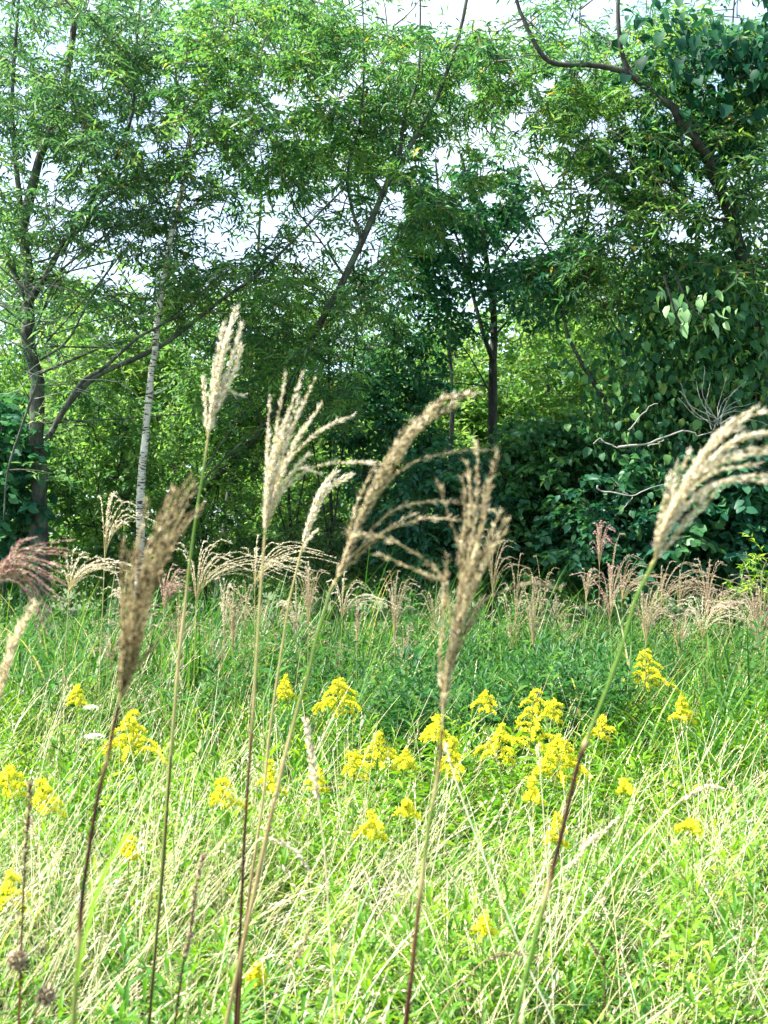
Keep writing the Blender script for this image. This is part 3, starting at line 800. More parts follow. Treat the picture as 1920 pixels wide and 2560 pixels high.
# leafy herbs among it
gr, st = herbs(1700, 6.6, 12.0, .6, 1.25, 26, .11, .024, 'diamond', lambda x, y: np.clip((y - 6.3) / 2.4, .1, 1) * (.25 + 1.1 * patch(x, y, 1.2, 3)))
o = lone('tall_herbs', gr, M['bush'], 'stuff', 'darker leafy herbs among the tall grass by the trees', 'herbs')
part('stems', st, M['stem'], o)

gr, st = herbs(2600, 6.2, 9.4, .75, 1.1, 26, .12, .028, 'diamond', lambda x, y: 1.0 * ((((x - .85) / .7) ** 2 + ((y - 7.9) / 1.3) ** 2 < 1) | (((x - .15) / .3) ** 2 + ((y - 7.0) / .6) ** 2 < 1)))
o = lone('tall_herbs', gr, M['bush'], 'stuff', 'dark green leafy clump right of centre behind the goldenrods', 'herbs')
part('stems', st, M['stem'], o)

# ------------------------------------------------------------------ feathery plume grasses
def ray_detail(axis_geo, sp_geo, pts, d, size, dens, var0, var1, ang=.35, r0=.0009, hair=1.0, start=.08, thick=1.0):
    """One ray of a plume: thin axis with spikelets in pairs and silky hairs."""
    ln = np.linalg.norm(np.diff(pts, axis=0), axis=1).sum()
    axis_geo.tube(pts, np.linspace(r0, r0 * .45, len(pts)), 4, .5)
    n = max(4, int(ln * dens))
    t = np.sort(rnd(start, 1, n))
    u = t * (len(pts) - 1); i = np.minimum(u.astype(int), len(pts) - 2); f = (u - i)[:, None]
    p = pts[i] * (1 - f) + pts[i + 1] * f
    tn = nrm(pts[i + 1] - pts[i])
    sd = nrm(np.cross(tn, RNG.normal(0, 1, p.shape)))
    dd = tn + sd * np.abs(RNG.normal(ang, .12, n))[:, None]
    wgt = np.where(t > .93, .75, 1.0)
    v = np.clip(rnd(var0, var1, n) * .75 + rnd(-.34, .34) + .22 * np.sin(t * rnd(10, 26) + rnd(0, 6)), 0, 1) if var1 < .99 else np.clip(rnd(var0, var1, n), 0, 1)
    sp_geo.leaves(p + sd * .0012, dd, RNG.normal(0, 1, p.shape), size * rnd(.8, 1.25, n) * wgt, size * .28 * thick * rnd(.8, 1.2, n) * wgt, v, 'spindle')
    if hair > 0:
        m = int(n * hair)
        k = RNG.integers(0, n, m)
        hd = tn[k] + nrm(np.cross(tn[k], RNG.normal(0, 1, (m, 3)))) * rnd(.3, .8, m)[:, None]
        sp_geo.leaves(p[k], hd, RNG.normal(0, 1, (m, 3)), size * rnd(1.2, 2.4, m), size * .075, np.clip(rnd(var1 - .2, var1 + .15, m), 0, 1), 'diamond')

def stem_path(pts, d):
    """Stem pixel line given from the plume downwards, carried on to the ground."""
    p = pix_line(pts, d)
    a, b = p[-2], p[-1]
    dirn = b - a
    if dirn[2] < -1e-3 and b[2] > .02:
        k = b[2] / -dirn[2]
        foot = b + dirn * k * .92
        foot[2] = 0.0
        foot[2] = float(ground_z(foot[0], foot[1]))
        p = np.vstack([p, b + (foot - b) * .5 + np.array([0, 0, 0]), foot])
    return p

def stem_leaves(root, foot, top, n, seed_az, mat='blade', L=(.35, .6), zr=(.1, .55)):
    g = Geo()
    z = rnd(zr[0], zr[1], n)
    rt = foot + (top - foot) * z[:, None]
    g.blades(rt, rnd(0, 6.28, n), rnd(.2, .5, n), rnd(.8, 1.6, n), rnd(L[0], L[1], n), .012, rnd(.2, .9, n), K=7)
    part('leaf_blades', g, M[mat], root)

def big_plume(label, d, stem, svar, rays, mat, copies=3, jit=8, size=.0065, dens=900, var=(0, 1), r=.0024, dj=.02, hair=1.0, ang=.35, extra=None, cat='plume grass', thick=1.0, dense=.58):
    sp = stem_path(stem, d)
    root = thing('plume_grass', label, cat, sp[-1], 'tall plume grass stems in the foreground')
    pts = smooth(sp, 60)
    g = Geo()
    u = np.linspace(0, 1, 60)
    sv = np.interp(u, np.linspace(0, 1, len(svar)), svar)
    rr = r * (.75 + .5 * u)
    for node in np.linspace(.25, .95, 5):
        rr = rr * (1 + .35 * np.exp(-((u - node) / .006) ** 2))
    g.tube(pts, rr, 8, sv)
    part('stem', g, M['stem'], root, True)
    ax, sg = Geo(), Geo()
    for q in rays:
        pl, m = (q, copies) if not isinstance(q, tuple) else q
        base = np.array(pl, float)
        m = max(1, int(round(m * dense)))
        for c in range(m):
            k = len(base)
            j = np.zeros_like(base)
            if c:
                w = np.linspace(0, 1, k)[:, None]
                j = w * RNG.normal(0, jit, (1, 2)) + w * RNG.normal(0, jit * .35, (k, 2))
            b = base + j
            if c:   # shorten some copies
                e = rnd(.62, 1.02)
                s = smooth(np.hstack([b, np.zeros((k, 1))]), 20)[:max(6, int(20 * e)), :2]
            else:
                s = smooth(np.hstack([b, np.zeros((k, 1))]), 20)[:, :2]
            dz = d + np.linspace(0, 1, len(s)) * (rnd(-dj, dj) * 2)
            p3 = at(s[:, 0], s[:, 1], dz)
            ray_detail(ax, sg, p3, d, size, dens, var[0], var[1], ang, hair=hair, thick=thick)
    pl = part('plume', sg, M[mat], root)
    part('ray_stalks', ax, M['stem'], pl)
    if extra:
        lg = Geo()
        k = (rnd(.55, .92, extra) * 59).astype(int)
        lg.blades(pts[k], rnd(0, 6.28, extra), rnd(.12, .4, extra), rnd(.5, 1.7, extra), rnd(.18, .42, extra), rnd(.006, .011, extra), rnd(.3, 1.0, extra), K=7)
        part('leaf_blades', lg, M['blade'], root)
    return root

# brown one at the left
big_plume('big dark brown plume on a red stem at the left, tallest of the brown ones', 1.25,
    [(296, 1765), (282, 1830), (268, 1900), (245, 1990), (225, 2110), (205, 2250), (195, 2400), (183, 2560)], [.85, .9, .62, .95, .9, 1, .3, .3, .8, .3],
    [([(296, 1765), (318, 1680), (345, 1560), (385, 1400), (430, 1270), (480, 1185)], 7), ([(296, 1765), (315, 1660), (338, 1530), (365, 1400), (405, 1280), (434, 1218)], 7),
     ([(296, 1765), (310, 1640), (325, 1500), (345, 1370), (365, 1255)], 6), ([(305, 1740), (340, 1600), (380, 1470), (440, 1350), (512, 1255)], 4),
     ([(300, 1750), (310, 1650), (322, 1560), (325, 1440), (345, 1350)], 5), ([(300, 1750), (335, 1640), (360, 1520), (390, 1430), (430, 1370)], 5),
     ([(300, 1750), (335, 1680), (370, 1630), (410, 1580), (455, 1532)], 1), ([(298, 1760), (312, 1700), (330, 1640), (335, 1560), (350, 1470)], 5)],
    'brown', jit=17, size=.0064, dens=400, ang=.17, var=(-.38, .66), r=.0026, dj=.03, hair=.8, extra=1, dense=.95)
# upright cream plume
big_plume('narrow upright cream plume on a thin green stem, highest in the grass', 2.0,
    [(519, 1100), (508, 1180), (495, 1260), (478, 1380), (463, 1510), (448, 1640), (436, 1780)], [.5, .05, .08, .45, .6, .2, .2],
    [([(519, 1100), (535, 1010), (555, 900), (575, 820), (589, 773)], 7), ([(519, 1100), (545, 1000), (570, 930), (590, 860), (605, 812)], 4), ([(519, 1100), (530, 1020), (542, 940), (548, 870), (560, 810)], 6),
     ([(519, 1100), (514, 1040), (511, 990), (508, 944)], 2), ([(530, 1050), (558, 990), (585, 930), (602, 860)], 3), ([(545, 975), (568, 975), (590, 985), (606, 988)], 1)],
    'cream', jit=8, size=.0088, dens=520, ang=.26, var=(.1, 1), r=.0026, hair=.7)
# spreading cream plume
big_plume('spreading cream plume with one long ray arching right, left of centre', 1.75,
    [(662, 1338), (656, 1420), (650, 1500), (643, 1620), (634, 1760), (624, 1900), (612, 2080), (604, 2250), (596, 2420), (588, 2560)], [.5, .5, .45, .42, .75, .9, .95, .92, .9, .95],
    [([(662, 1338), (664, 1250), (668, 1120), (675, 985)], 3), ([(662, 1338), (668, 1220), (690, 1080), (715, 935)], 4), ([(662, 1338), (675, 1200), (710, 1070), (761, 923)], 8), ([(664, 1330), (690, 1190), (735, 1060), (789, 944)], 4),
     ([(664, 1330), (700, 1200), (745, 1100), (805, 1006)], 3), ([(668, 1310), (705, 1180), (760, 1110), (820, 1065), (880, 1041)], 2), ([(668, 1310), (690, 1250), (730, 1180), (771, 1135)], 3),
     ([(668, 1320), (700, 1240), (760, 1180), (830, 1158), (890, 1156), (955, 1160)], 1), ([(680, 1270), (715, 1200), (750, 1172), (803, 1184)], 1), ([(662, 1338), (663, 1280), (668, 1200), (672, 1090)], 4), ([(664, 1330), (680, 1240), (705, 1160), (735, 1120)], 4)],
    'cream', jit=5, size=.0064, dens=520, ang=.2, var=(.1, 1), r=.0023, hair=.7)
# slim cream plume
big_plume('slim cream plume with two close tips on a straw stem, between larger plumes', 2.3,
    [(756, 1367), (738, 1440), (722, 1510), (705, 1620), (688, 1730), (672, 1850), (662, 1960), (646, 2080), (625, 2220), (605, 2400), (595, 2560)], [.5, .45, .42, .42, .44, .5, .55, .7, .75, .9, .9],
    [([(756, 1367), (775, 1300), (803, 1230), (840, 1179)], 6), ([(756, 1367), (785, 1290), (825, 1215), (877, 1184)], 4), ([(750, 1390), (770, 1350), (792, 1326)], 1), ([(756, 1367), (772, 1310), (795, 1250), (815, 1215)], 4)],
    'cream', jit=4, size=.0085, dens=750, var=(.15, 1), r=.0026, hair=.5)
# arched brown plume in the centre
big_plume('thick arched brown and cream plume bowing right, in the centre', 1.5,
    [(824, 1479), (808, 1540), (790, 1600), (772, 1680), (745, 1770), (715, 1880), (690, 1990), (660, 2120)], [.3, .1, .2, .3, .55, .6, .6, .7],
    [([(824, 1479), (873, 1389), (901, 1296), (962, 1186), (1044, 1064), (1105, 1003), (1150, 990), (1206, 982)], 11), ([(824, 1479), (870, 1385), (910, 1290), (975, 1180), (1050, 1075), (1100, 1035), (1140, 1015)], 9),
     ([(840, 1450), (890, 1320), (940, 1200), (1010, 1090), (1070, 1020)], 8), ([(870, 1390), (880, 1300), (905, 1230), (935, 1170)], 2),
     ([(945, 1240), (985, 1190), (1040, 1153), (1137, 1129), (1243, 1125)], 2), ([(890, 1390), (930, 1324), (995, 1271), (1084, 1253), (1166, 1261), (1231, 1275)], 2), ([(850, 1430), (890, 1380), (950, 1336), (1048, 1298), (1110, 1298), (1170, 1302)], 2),
     ([(850, 1435), (900, 1385), (960, 1330), (1030, 1285)], 2)],
    'brown', jit=7, size=.0064, dens=430, ang=.17, var=(0, .92), r=.0024, dj=.015, hair=.9)
# brown one right of centre
big_plume('upright brown plume with pale stray rays, right of centre', 1.35,
    [(1105, 1825), (1100, 1900), (1085, 1990), (1070, 2080), (1055, 2200), (1040, 2330), (1028, 2450), (1015, 2560)], [.72, .7, .35, .25, .72, .78, .9, .85, .9],
    [([(1105, 1825), (1113, 1682), (1133, 1601), (1158, 1459), (1186, 1316), (1194, 1194), (1190, 1109)], 8), ([(1105, 1825), (1118, 1680), (1140, 1590), (1170, 1450), (1205, 1320), (1225, 1210), (1243, 1133)], 5),
     ([(1108, 1780), (1125, 1640), (1160, 1470), (1172, 1330), (1175, 1230), (1166, 1149)], 5), ([(1108, 1780), (1130, 1640), (1170, 1500), (1215, 1390), (1263, 1300)], 8), ([(1108, 1780), (1128, 1640), (1165, 1480), (1210, 1370), (1251, 1280)], 6),
     ([(1178, 1560), (1206, 1503), (1268, 1475), (1329, 1457), (1394, 1471)], 2), ([(1120, 1700), (1150, 1620), (1178, 1560), (1200, 1510)], 4),
     ([(1125, 1560), (1113, 1463), (1044, 1428), (950, 1385)], 1), ([(1118, 1520), (1105, 1446), (1064, 1402), (983, 1353), (914, 1338), (852, 1332)], 1), ([(1150, 1480), (1152, 1420), (1145, 1357), (1121, 1284), (1095, 1210)], 1), ([(1152, 1440), (1152, 1380), (1156, 1325)], 1),
     ([(1108, 1760), (1100, 1680), (1105, 1580), (1112, 1480), (1119, 1393)], 4), ([(1106, 1800), (1118, 1700), (1140, 1560), (1160, 1440)], 8)],
    'brown', jit=10, size=.0062, dens=400, ang=.17, var=(-.1, .86), r=.0026, dj=.02, hair=.9)
# arched pale plume at the right
big_plume('large pale plume arching out of frame at the right on a green stem', 1.3,
    [(1637, 1400), (1615, 1445), (1589, 1499), (1560, 1600), (1520, 1715), (1482, 1810), (1462, 1862), (1440, 1930), (1410, 2060), (1375, 2200), (1335, 2360), (1310, 2460), (1288, 2560)], [.35, .08, .05, .08, .1, .12, .95, .92, .95, .1, .05, .05, .05, .1],
    [([(1637, 1400), (1657, 1329), (1703, 1228), (1766, 1127), (1842, 1058), (1920, 1028), (1990, 1022)], 9), ([(1637, 1400), (1670, 1310), (1728, 1215), (1791, 1162), (1854, 1142), (1920, 1134), (1990, 1140)], 8),
     ([(1637, 1400), (1685, 1300), (1753, 1228), (1829, 1197), (1920, 1192), (1980, 1200)], 6), ([(1637, 1400), (1650, 1320), (1675, 1230), (1695, 1162)], 3), ([(1640, 1390), (1660, 1300), (1700, 1190), (1728, 1124)], 2),
     ([(1625, 1412), (1677, 1359), (1715, 1310), (1753, 1273), (1791, 1228)], 3), ([(1637, 1400), (1665, 1320), (1715, 1220), (1775, 1150), (1845, 1100), (1920, 1080), (1980, 1080)], 7)],
    'cream', jit=11, size=.0064, dens=430, ang=.17, var=(.1, .98), r=.0027, dj=.02, hair=.7)
# pinkish one at the left edge
rays = []
for k in range(20):
    a = k / 19
    tip = (190 - 75 * a + rnd(-25, 20), 1355 + 255 * a + rnd(-12, 12))
    rays.append(([(-60, 1540 - 20 * a), (-5, 1420 + 35 * a), (65 + rnd(-12, 12), 1368 + 105 * a), tip], 1))
rays += [([(-40, 1560), (10, 1420), (50, 1360), (80, 1345)], 3), ([(-40, 1560), (-5, 1450), (20, 1400), (60, 1390)], 4)]
big_plume('drooping pinkish red plume at the left edge, rays bending right', 2.1,
    [(-40, 1560), (-50, 1700), (-55, 1900)], [.8, .8, .5], rays, 'pink', jit=6, size=.0062, dens=380, ang=.22, var=(.0, .95), hair=.5)
# pale dry plume behind it
rays = [([(-20, 1800), (5, 1700), (30, 1620), (50 + 12 * k, 1560 - 15 * k)], 3) for k in range(4)]
big_plume('pale dry plume half cut off by the left edge, under the pink plume', 1.7, [(-20, 1800), (-35, 1950), (-45, 2150)], [.5, .5, .5], rays, 'brown', jit=14, size=.008, dens=560, var=(.4, 1), hair=1.4)

# ------------------------------------------------------------------ smaller plume grasses of the middle distance
def small_plume(label, px, py, d, kind, w, h, nod, group):
    """Plume whose top is near pixel (px, py); w, h its size in pixels; nod leans the rays (to the right when positive)."""
    foot = at(px - 25 * nod + rnd(-15, 15), 1400, d); foot[2] = 0
    foot[2] = float(ground_z(foot[0], foot[1]))
    base = at(px - w * .35 * nod, py + h * .75, d)
    root = thing('plume_grass', label, 'plume grass', foot, group)
    mid = (foot + base) / 2 + np.array([-.03 * nod, 0, .03])
    g = Geo(); g.tube(smooth([base, mid, foot], 14), np.linspace(.0018, .0035, 14), 5, np.linspace(.42, .2, 14))
    part('stem', g, M['stem'], root, True)
    ax, sg = Geo(), Geo()
    spread = rnd(.45, 1.1)
    sc_ = d / FPX
    w, h = w * 1.35, h * 1.35
    nr = int(rnd(9, 26))
    for k in range(nr):
        a = k / (nr - 1)
        s = rnd(-.55, .55) + nod * (.1 + .7 * a)
        ln = h * rnd(.55, 1.2)
        s = s * spread
        hor = np.array([s * w * sc_, rnd(-.5, .5) * w * .6 * sc_, 0])
        up_ = ln * sc_ * (1 - .25 * abs(s))
        st_ = base + np.array([0, 0, .12 * a * h * sc_])
        dr = .32 * abs(s) * h * sc_
        p = np.array([st_, st_ + hor * .28 + np.array([0, 0, up_ * .5]), st_ + hor * .75 + np.array([0, 0, up_ * .85 - dr * .3]), st_ + hor * 1.25 + np.array([0, 0, up_ * .9 - dr])])
        ray_detail(ax, sg, smooth(p, 9), d, .011, 210, 0, 1, .3, r0=.0012, hair=.35, start=.2, thick=1.0)
    pl = part('plume', sg, M[kind], root)
    part('ray_stalks', ax, M['stem'], pl)
    lg = Geo(); n = 7
    lg.blades(np.repeat(foot[None], n, 0) + RNG.normal(0, .03, (n, 3)) * np.array([1, 1, 0]), rnd(0, 6.28, n), rnd(.05, .3, n), rnd(.5, 1.8, n), rnd(.7, 1.2, n) * min(1, base[2]), .012, rnd(.1, .8, n), K=7)
    part('leaf_blades', lg, M['blade'], root)

# named ones first, then the crowded ones counted along the shaded edge
named = [('bright cream plume nodding right, just left of the brown plume top', 300, 1310, 5.5, 'cream', 110, 120, 1.0), ('flat bright cream plume bent right below the upper cream one', 225, 1425, 5.2, 'cream', 120, 85, 1.25),
         ('cream plume arching right between the two left stems', 545, 1415, 6.6, 'cream', 130, 120, 1.2), ('cream plume arching right behind the spreading plume stem', 700, 1400, 6.8, 'cream', 150, 90, 1.2),
         ('fluffy pale pinkish plume low behind the slim straw stem', 785, 1490, 7.2, 'tan', 100, 110, .4), ('small cream plume just right of the green central stem', 880, 1490, 7.4, 'cream', 70, 80, 1.0),
         ('fuzzy reddish plume between the brown plume and thin stem', 430, 1470, 6.8, 'pink', 85, 90, .7), ('round tan plume low beside the central dark gap', 905, 1570, 7.6, 'tan', 75, 90, .5),
         ('fluffy cream plume standing above the tallest goldenrod', 1625, 1530, 7.2, 'tan', 100, 110, .3), ('reddish thin plume highest on the shaded right edge', 1500, 1355, 9.2, 'pink', 40, 90, .1),
         ('bushy tan and cream plume left of the green right stem', 1545, 1440, 8.4, 'tan', 110, 140, .5), ('grey-brown fuzzy plume behind the upright brown plume', 1250, 1400, 9.4, 'tan', 130, 120, .4)]
for t in named:
    small_plume(*t, group='plumes along the meadow edge')
row_l = [(360, 1500), (470, 1540), (600, 1500), (640, 1530), (330, 1560), (520, 1580), (740, 1520), (760, 1580), (560, 1490), (395, 1590), (840, 1620), (690, 1600)]
row_l += [(420, 1640), (490, 1620), (560, 1600), (630, 1590), (300, 1480), (270, 1590), (590, 1540), (680, 1510)]
row_m = [(1000, 1510), (1040, 1570), (1085, 1500), (1300, 1440), (1340, 1520), (1400, 1500), (1280, 1560), (1420, 1570), (1010, 1650), (1360, 1450)]
row_r = [(1690, 1450), (1725, 1440), (1770, 1455), (1800, 1475), (1835, 1490), (1860, 1520), (1760, 1510), (1900, 1560), (1480, 1440), (1510, 1470), (1570, 1420), (1700, 1560), (1880, 1480), (1650, 1480), (1915, 1500)]
ORD = ['leftmost', 'second', 'third', 'fourth', 'fifth', 'sixth', 'seventh', 'eighth', 'ninth', 'tenth', 'eleventh', 'twelfth', 'thirteenth', 'fourteenth', 'fifteenth', 'sixteenth', 'seventeenth', 'eighteenth', 'nineteenth', 'twentieth', 'last']
for row, desc, kinds, nod in ((row_l, 'tan plumes in tall grass left of the dark gap', ('tan', 'cream', 'tan', 'brown'), .6), (row_m, 'brownish plumes in the shaded centre', ('tan', 'brown', 'tan'), .3), (row_r, 'tan plumes along the dark right edge', ('tan', 'pink', 'tan', 'cream'), .9)):
    for k, (px, py) in enumerate(sorted(row)):
        lab = f'{ORD[k]} ' + ('of the ' if k == 0 else 'from left among the ') + desc
        small_plume(lab, px, py + rnd(0, 45), rnd(7.6, 10.2), kinds[k % len(kinds)], rnd(45, 130), rnd(50, 130), nod * rnd(-.9, 1.7), 'plumes along the meadow edge')

# ------------------------------------------------------------------ goldenrods
def goldenrod(label, px, py, wpx, hpx, d=None):
    hgt = .97 - .00045 * max(0, py - 1650)
    d = d or (CAM_H - hgt) / max((py - 1400) / FPX, .05)
    top = at(px, py, d)
    sc_ = d / FPX
    W, H = wpx * 1.05 * sc_, hpx * 1.15 * sc_
    foot = np.array([top[0] + rnd(-.08, .08), top[1] + rnd(-.05, .05), 0.0]); foot[2] = float(ground_z(foot[0], foot[1]))
    root = thing('goldenrod', label, 'flower', foot, 'yellow goldenrods in the meadow')
    path = smooth([foot, (foot + top) / 2 + RNG.normal(0, .015, 3), top], 20)
    g = Geo(); g.tube(path, np.linspace(.004, .0015, 20), 6, .22)
    part('stem', g, M['stem'], root, True)
    fg, bg_ = Geo(), Geo()
    nb = int(np.clip(H / .0095, 10, 22))
    tone = rnd(-.1, .2)
    for k in range(nb):
        t = k / nb
        z0 = top - np.array([0, 0, H * (1 - t) * .95])
        az = k * 2.4 + rnd(-.4, .4)
        ln = W * .6 * (1 - .82 * t) * rnd(.45, 1.25)
        hv = np.array([math.cos(az), math.sin(az), 0])
        p = smooth([z0, z0 + hv * ln * .45 + np.array([0, 0, ln * .3]), z0 + hv * ln * .85 + np.array([0, 0, ln * .2]), z0 + hv * ln * 1.1 - np.array([0, 0, ln * .06])], 10)
        bg_.tube(p, np.linspace(.0014, .0007, 10), 3, .2)
        n = max(16, int(ln * 2000))
        u = rnd(.12, 1, n) * 9; i = np.minimum(u.astype(int), 8); f = (u - i)[:, None]
        q = p[i] * (1 - f) + p[i + 1] * f
        q = q + RNG.normal(0, .0035, q.shape); q[:, 2] += rnd(.0, .009, n)
        fd = RNG.normal(0, .7, q.shape); fd[:, 2] = np.abs(fd[:, 2]) + .4
        fg.leaves(q, fd, RNG.normal(0, 1, q.shape), rnd(.007, .012, n), rnd(.007, .010, n), np.clip(rnd(0, 1, n) + tone, 0, 1), 'diamond')
    # bud tip
    fg.leaves(top + RNG.normal(0, .006, (24, 3)), RNG.normal(0, .5, (24, 3)) + np.array([0, 0, .8]), RNG.normal(0, 1, (24, 3)), .009, .006, rnd(0, .8, 24), 'diamond')
    fl = part('flower_head', fg, M['gold'], root)
    part('flower_stalks', bg_, M['stem'], fl)
    lg = Geo(); n = 34
    t = rnd(.18, .93, n); i = (t * 19).astype(int)
    b = path[i]; b = np.where((b[:, 2:] > top[2] - H * .9), b - np.array([0, 0, H]), b); b[:, 2] = np.maximum(b[:, 2], .05)
    phi = np.arange(n) * 2.4
    dd = np.stack([np.cos(phi), np.sin(phi), rnd(.0, .7, n)], -1)
    lg.leaves(b, dd, np.stack([-.3 * np.cos(phi), -.3 * np.sin(phi), np.ones(n)], -1), rnd(.06, .10, n), .014, rnd(.2, .9, n), 'lance', .3)
    part('leaves', lg, M['herb'], root)

golds = [(1610, 1628, 120, 95, 'tallest goldenrod spire, alone at the right below a fluffy plume'), (845, 1702, 125, 85, 'broad bright goldenrod left of the dark central gap'), (325, 1785, 125, 105, 'bushy goldenrod behind the red stem at left'),
         (1335, 1728, 125, 150, 'tall many-tiered goldenrod topping the big right cluster'), (1250, 1818, 110, 85, 'goldenrod on the left flank of the big right cluster'), (1395, 1845, 140, 105, 'widest goldenrod low in the right cluster'),
         (1385, 1752, 70, 55, 'small goldenrod tucked behind the many-tiered one'), (1090, 1792, 95, 70, 'goldenrod crossed by the upright brown plume stem'), (1212, 1732, 60, 50, 'small rounded goldenrod at the foot of the dark tall grass'), (1130, 1850, 80, 95, 'goldenrod just right of the brown plume stem'),
         (948, 1835, 100, 90, 'goldenrod on the upper right of the central group'), (885, 1885, 90, 60, 'low goldenrod on the left of the central group'), (1015, 1880, 62, 45, 'small goldenrod at the right end of the central group'), (1705, 1745, 48, 60, 'small pointed goldenrod spire farthest right'),
         (1505, 1795, 70, 55, 'goldenrod touching the green right stem'), (558, 1952, 80, 70, 'compact bright goldenrod left of the dark double stems'), (675, 1905, 48, 75, 'narrow goldenrod behind the two central stems'), (930, 2035, 90, 65, 'bright rounded goldenrod alone in the near centre'),
         (25, 1920, 80, 75, 'goldenrod cut by the left frame edge, upper one'), (108, 1955, 80, 80, 'goldenrod beside the upper left edge one'), (25, 2185, 80, 85, 'lower goldenrod cut by the left frame edge'), (320, 2098, 62, 50, 'small goldenrod right of the red stem in the near left'),
         (795, 1925, 60, 55, 'ragged small goldenrod behind the foxtail head'), (1392, 2038, 45, 75, 'narrow goldenrod crossed by the dark right stem'), (195, 1715, 50, 50, 'faint small goldenrod high at the left'), (1015, 2005, 50, 40, 'sparse goldenrod above the near central one'),
         (640, 2420, 55, 45, 'lowest goldenrod beside the dark double stems'), (1210, 2300, 45, 40, 'lowest goldenrod right of the brown stem'), (1560, 1955, 45, 30, 'tiny goldenrod in the open right meadow'), (1730, 2060, 60, 25, 'thin goldenrod near the right frame edge'), (715, 1690, 55, 60, 'dim small goldenrod in the tall grass left of centre'), (1330, 1950, 55, 60, 'goldenrod just below the big right cluster')]
for px, py, w, h, lab in golds:
    goldenrod(lab, px, py, w, h)

# ------------------------------------------------------------------ single dry stalks and seed heads
def dry_stalk(label, name, cat, pts, d, head, hw, mat, sv, r=.0015, hd=600, group='single dry stalks in the near meadow', size=.009):
    """Stalk from tip to ground; the first `head` points carry the seed head."""
    p = stem_path(pts, d)
    root = thing(name, label, cat, p[-1], group)
    s = smooth(p, 50)
    g = Geo(); g.tube(s, np.linspace(r * .7, r * 1.15, 50), 6, sv)
    part('stem', g, M['stem'] if mat != 'straw' else M['straw'], root, True)
    if head:
        hp = smooth(pix_line(pts[:head], d), 30)
        ln = np.linalg.norm(np.diff(hp, axis=0), axis=1).sum()
        n = int(ln * hd)
        u = rnd(0, 1, n) * 29; i = np.minimum(u.astype(int), 28); f = (u - i)[:, None]
        q = hp[i] * (1 - f) + hp[i + 1] * f
        tn = nrm(hp[i] - hp[i + 1])
        sd = nrm(np.cross(tn, RNG.normal(0, 1, q.shape)))
        prof = np.sin(np.clip(u / 29, .04, .96) * math.pi) ** .6
        clump = (.55 + .45 * np.sin(u * 1.9 + rnd(0, 6))) if hw > .009 else 1.0
        sg = Geo()
        sg.leaves(q + sd * (hw * .5 * prof * clump * rnd(.1, 1, n))[:, None], tn + .5 * sd, RNG.normal(0, 1, q.shape), size * rnd(.7, 1.3, n), size * .32, rnd(0, 1, n), 'spindle')
        part('seed_head', sg, M['seed' if mat == 'dark' else 'cream'], root)

dry_stalk('furry straw-coloured foxtail head on a pale upright stalk in the centre', 'foxtail_grass', 'dry grass', [(764, 1800), (776, 1870), (786, 1940), (795, 2005), (812, 2140), (825, 2350), (838, 2560)], 1.9, 4, .013, 'straw', .5, .0014, 2200)
dry_stalk('long pale stalk slanting down to the right from the central goldenrods', 'dry_stalk', 'dry grass', [(1112, 1855), (1130, 1920), (1160, 2010), (1205, 2130), (1270, 2290), (1340, 2460), (1385, 2560)], 2.2, 2, .006, 'straw', .9, .0022, 500)
dry_stalk('thin pale upright stalk between the brown stem and dark right stem', 'dry_stalk', 'dry grass', [(1345, 1865), (1350, 1920), (1362, 2080), (1375, 2300), (1385, 2560)], 2.6, 2, .009, 'straw', .7, .0014, 900)
dry_stalk('grass stalk with a clumped brown and cream head pointing up right', 'cocksfoot_grass', 'dry grass', [(1545, 2045), (1500, 2085), (1470, 2105), (1440, 2150), (1405, 2175), (1360, 2240), (1300, 2370), (1250, 2500)], 2.4, 5, .022, 'straw', .5, .0014, 1100)
dry_stalk('pale arching grass head above the clumped one at the right', 'dry_stalk', 'dry grass', [(1805, 1972), (1770, 1966), (1730, 1985), (1690, 2010), (1620, 2080), (1530, 2190), (1430, 2330), (1350, 2450)], 2.6, 4, .014, 'straw', .6, .0014, 1000)
dry_stalk('dark green upright bare stem right of the red stem at left', 'dry_stalk', 'dry grass', [(427, 1890), (420, 2000), (408, 2180), (388, 2380), (372, 2560)], 1.9, 0, .01, 'dark', .95, .0022)
dry_stalk('dark brown dried spike leaning right in the near left', 'dried_spike', 'dry grass', [(508, 2140), (490, 2220), (476, 2330), (460, 2400), (448, 2480), (438, 2560)], 1.8, 4, .011, 'dark', .95, .002, 1500)
dry_stalk('whitish nodding seed head bent over beside the dark double stems', 'dry_stalk', 'dry grass', [(770, 2170), (740, 2130), (700, 2105), (655, 2095), (625, 2130), (600, 2220), (570, 2340), (540, 2480)], 2.2, 4, .013, 'straw', .7, .0015, 1000)
dry_stalk('fuzzy dark stem with pale tip at the near left edge', 'dried_spike', 'dry grass', [(75, 1960), (72, 2030), (66, 2100), (60, 2200), (54, 2350), (46, 2560)], 1.8, 4, .014, 'dark', .85, .0018, 900)
dry_stalk('brown bent seed head among arching straws near the bottom centre', 'cocksfoot_grass', 'dry grass', [(1350, 2390), (1300, 2385), (1250, 2388), (1215, 2400), (1160, 2450), (1100, 2540)], 2.3, 4, .014, 'dark', .6, .0013, 900)
dry_stalk('short brown seed head leaning right in the green near centre', 'cocksfoot_grass', 'dry grass', [(775, 2320), (755, 2370), (735, 2400), (712, 2430), (690, 2480), (660, 2560)], 2.3, 4, .016, 'dark', .5, .0013, 800)
dry_stalk('dark stem with small knobs rising beside the bottom right sapling leaves', 'dried_spike', 'dry grass', [(1475, 2350), (1490, 2380), (1510, 2400), (1512, 2480), (1512, 2560)], 2.4, 3, .012, 'dark', .8, .0016, 800)
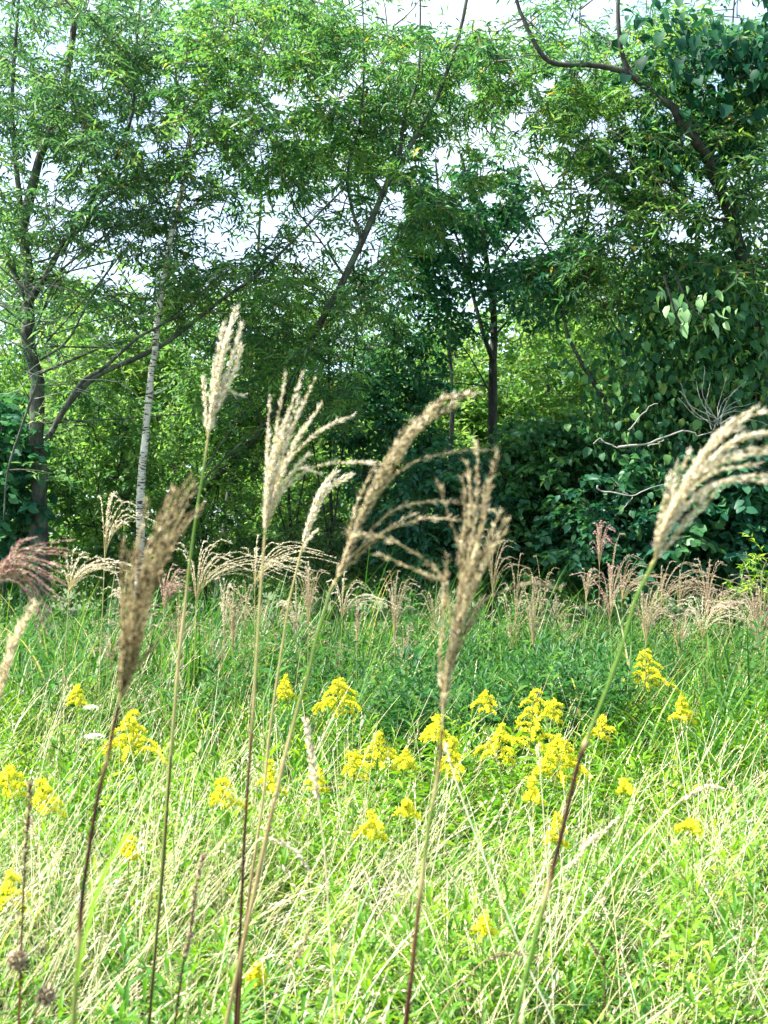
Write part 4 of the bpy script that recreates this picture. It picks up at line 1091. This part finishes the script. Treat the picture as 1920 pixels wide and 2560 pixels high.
for lab, hx, hy, pts in [('dried brown round seed head at the bottom left corner, upper one', 45, 2400, [(45, 2400), (52, 2460), (48, 2560)]), ('dried tan seed head at the bottom left corner, lower one', 115, 2490, [(115, 2490), (95, 2520), (70, 2600)])]:
    p = stem_path(pts, 1.6)
    root = thing('dried_flower', lab, 'dry flower', p[-1], 'dried flower heads at the bottom left')
    g = Geo(); g.tube(smooth(p, 20), .0014, 5, .75); part('stem', g, M['stem'], root)
    h = at(hx, hy, 1.6); n = 150
    v = nrm(RNG.normal(0, 1, (n, 3)))
    sg = Geo(); sg.leaves(h + v * .006, v, RNG.normal(0, 1, (n, 3)), rnd(.006, .014, n), .004, rnd(0, 1, n), 'spindle'); part('seed_head', sg, M['seed'], root)

# ------------------------------------------------------------------ small white flowers
def white_flower(label, px, py, d, w):
    top = at(px, py, d); foot = top * np.array([1, 1, 0]) + np.array([rnd(-.06, .06), 0, 0]); foot[2] = float(ground_z(foot[0], foot[1]))
    root = thing('white_flower', label, 'flower', foot, 'white umbel flowers in the meadow')
    g = Geo(); g.tube(smooth([foot, (foot + top) / 2 + np.array([.02, 0, 0]), top], 12), .0018, 5, .15); part('stem', g, M['stem'], root)
    n = 150; a = rnd(0, 6.28, n); r = np.sqrt(rnd(0, 1, n)) * w
    q = top + np.stack([r * np.cos(a), r * np.sin(a), .012 * (1 - (r / w) ** 2)], -1) + RNG.normal(0, .002, (n, 3))
    fd = RNG.normal(0, .6, (n, 3)); fd[:, 2] *= .3
    fg = Geo(); fg.leaves(q, fd, RNG.normal(0, .4, (n, 3)) + np.array([0, 0, 1]), .009, .007, rnd(0, 1, n), 'diamond'); part('flower_head', fg, M['white'], root)
for t in [('flat white flower left of the bushy left goldenrod, lower one', 235, 1843, 5.0, .045), ('flat white flower higher up left of the bushy left goldenrod', 228, 1770, 5.6, .035), ('tiny white flower left one in the tall shaded grass', 1402, 1650, 8.2, .03),
          ('tiny white flower right one in the tall shaded grass', 1430, 1652, 8.2, .03), ('tiny white flower lower one in the tall shaded grass', 1412, 1688, 7.8, .025)]:
    white_flower(*t)
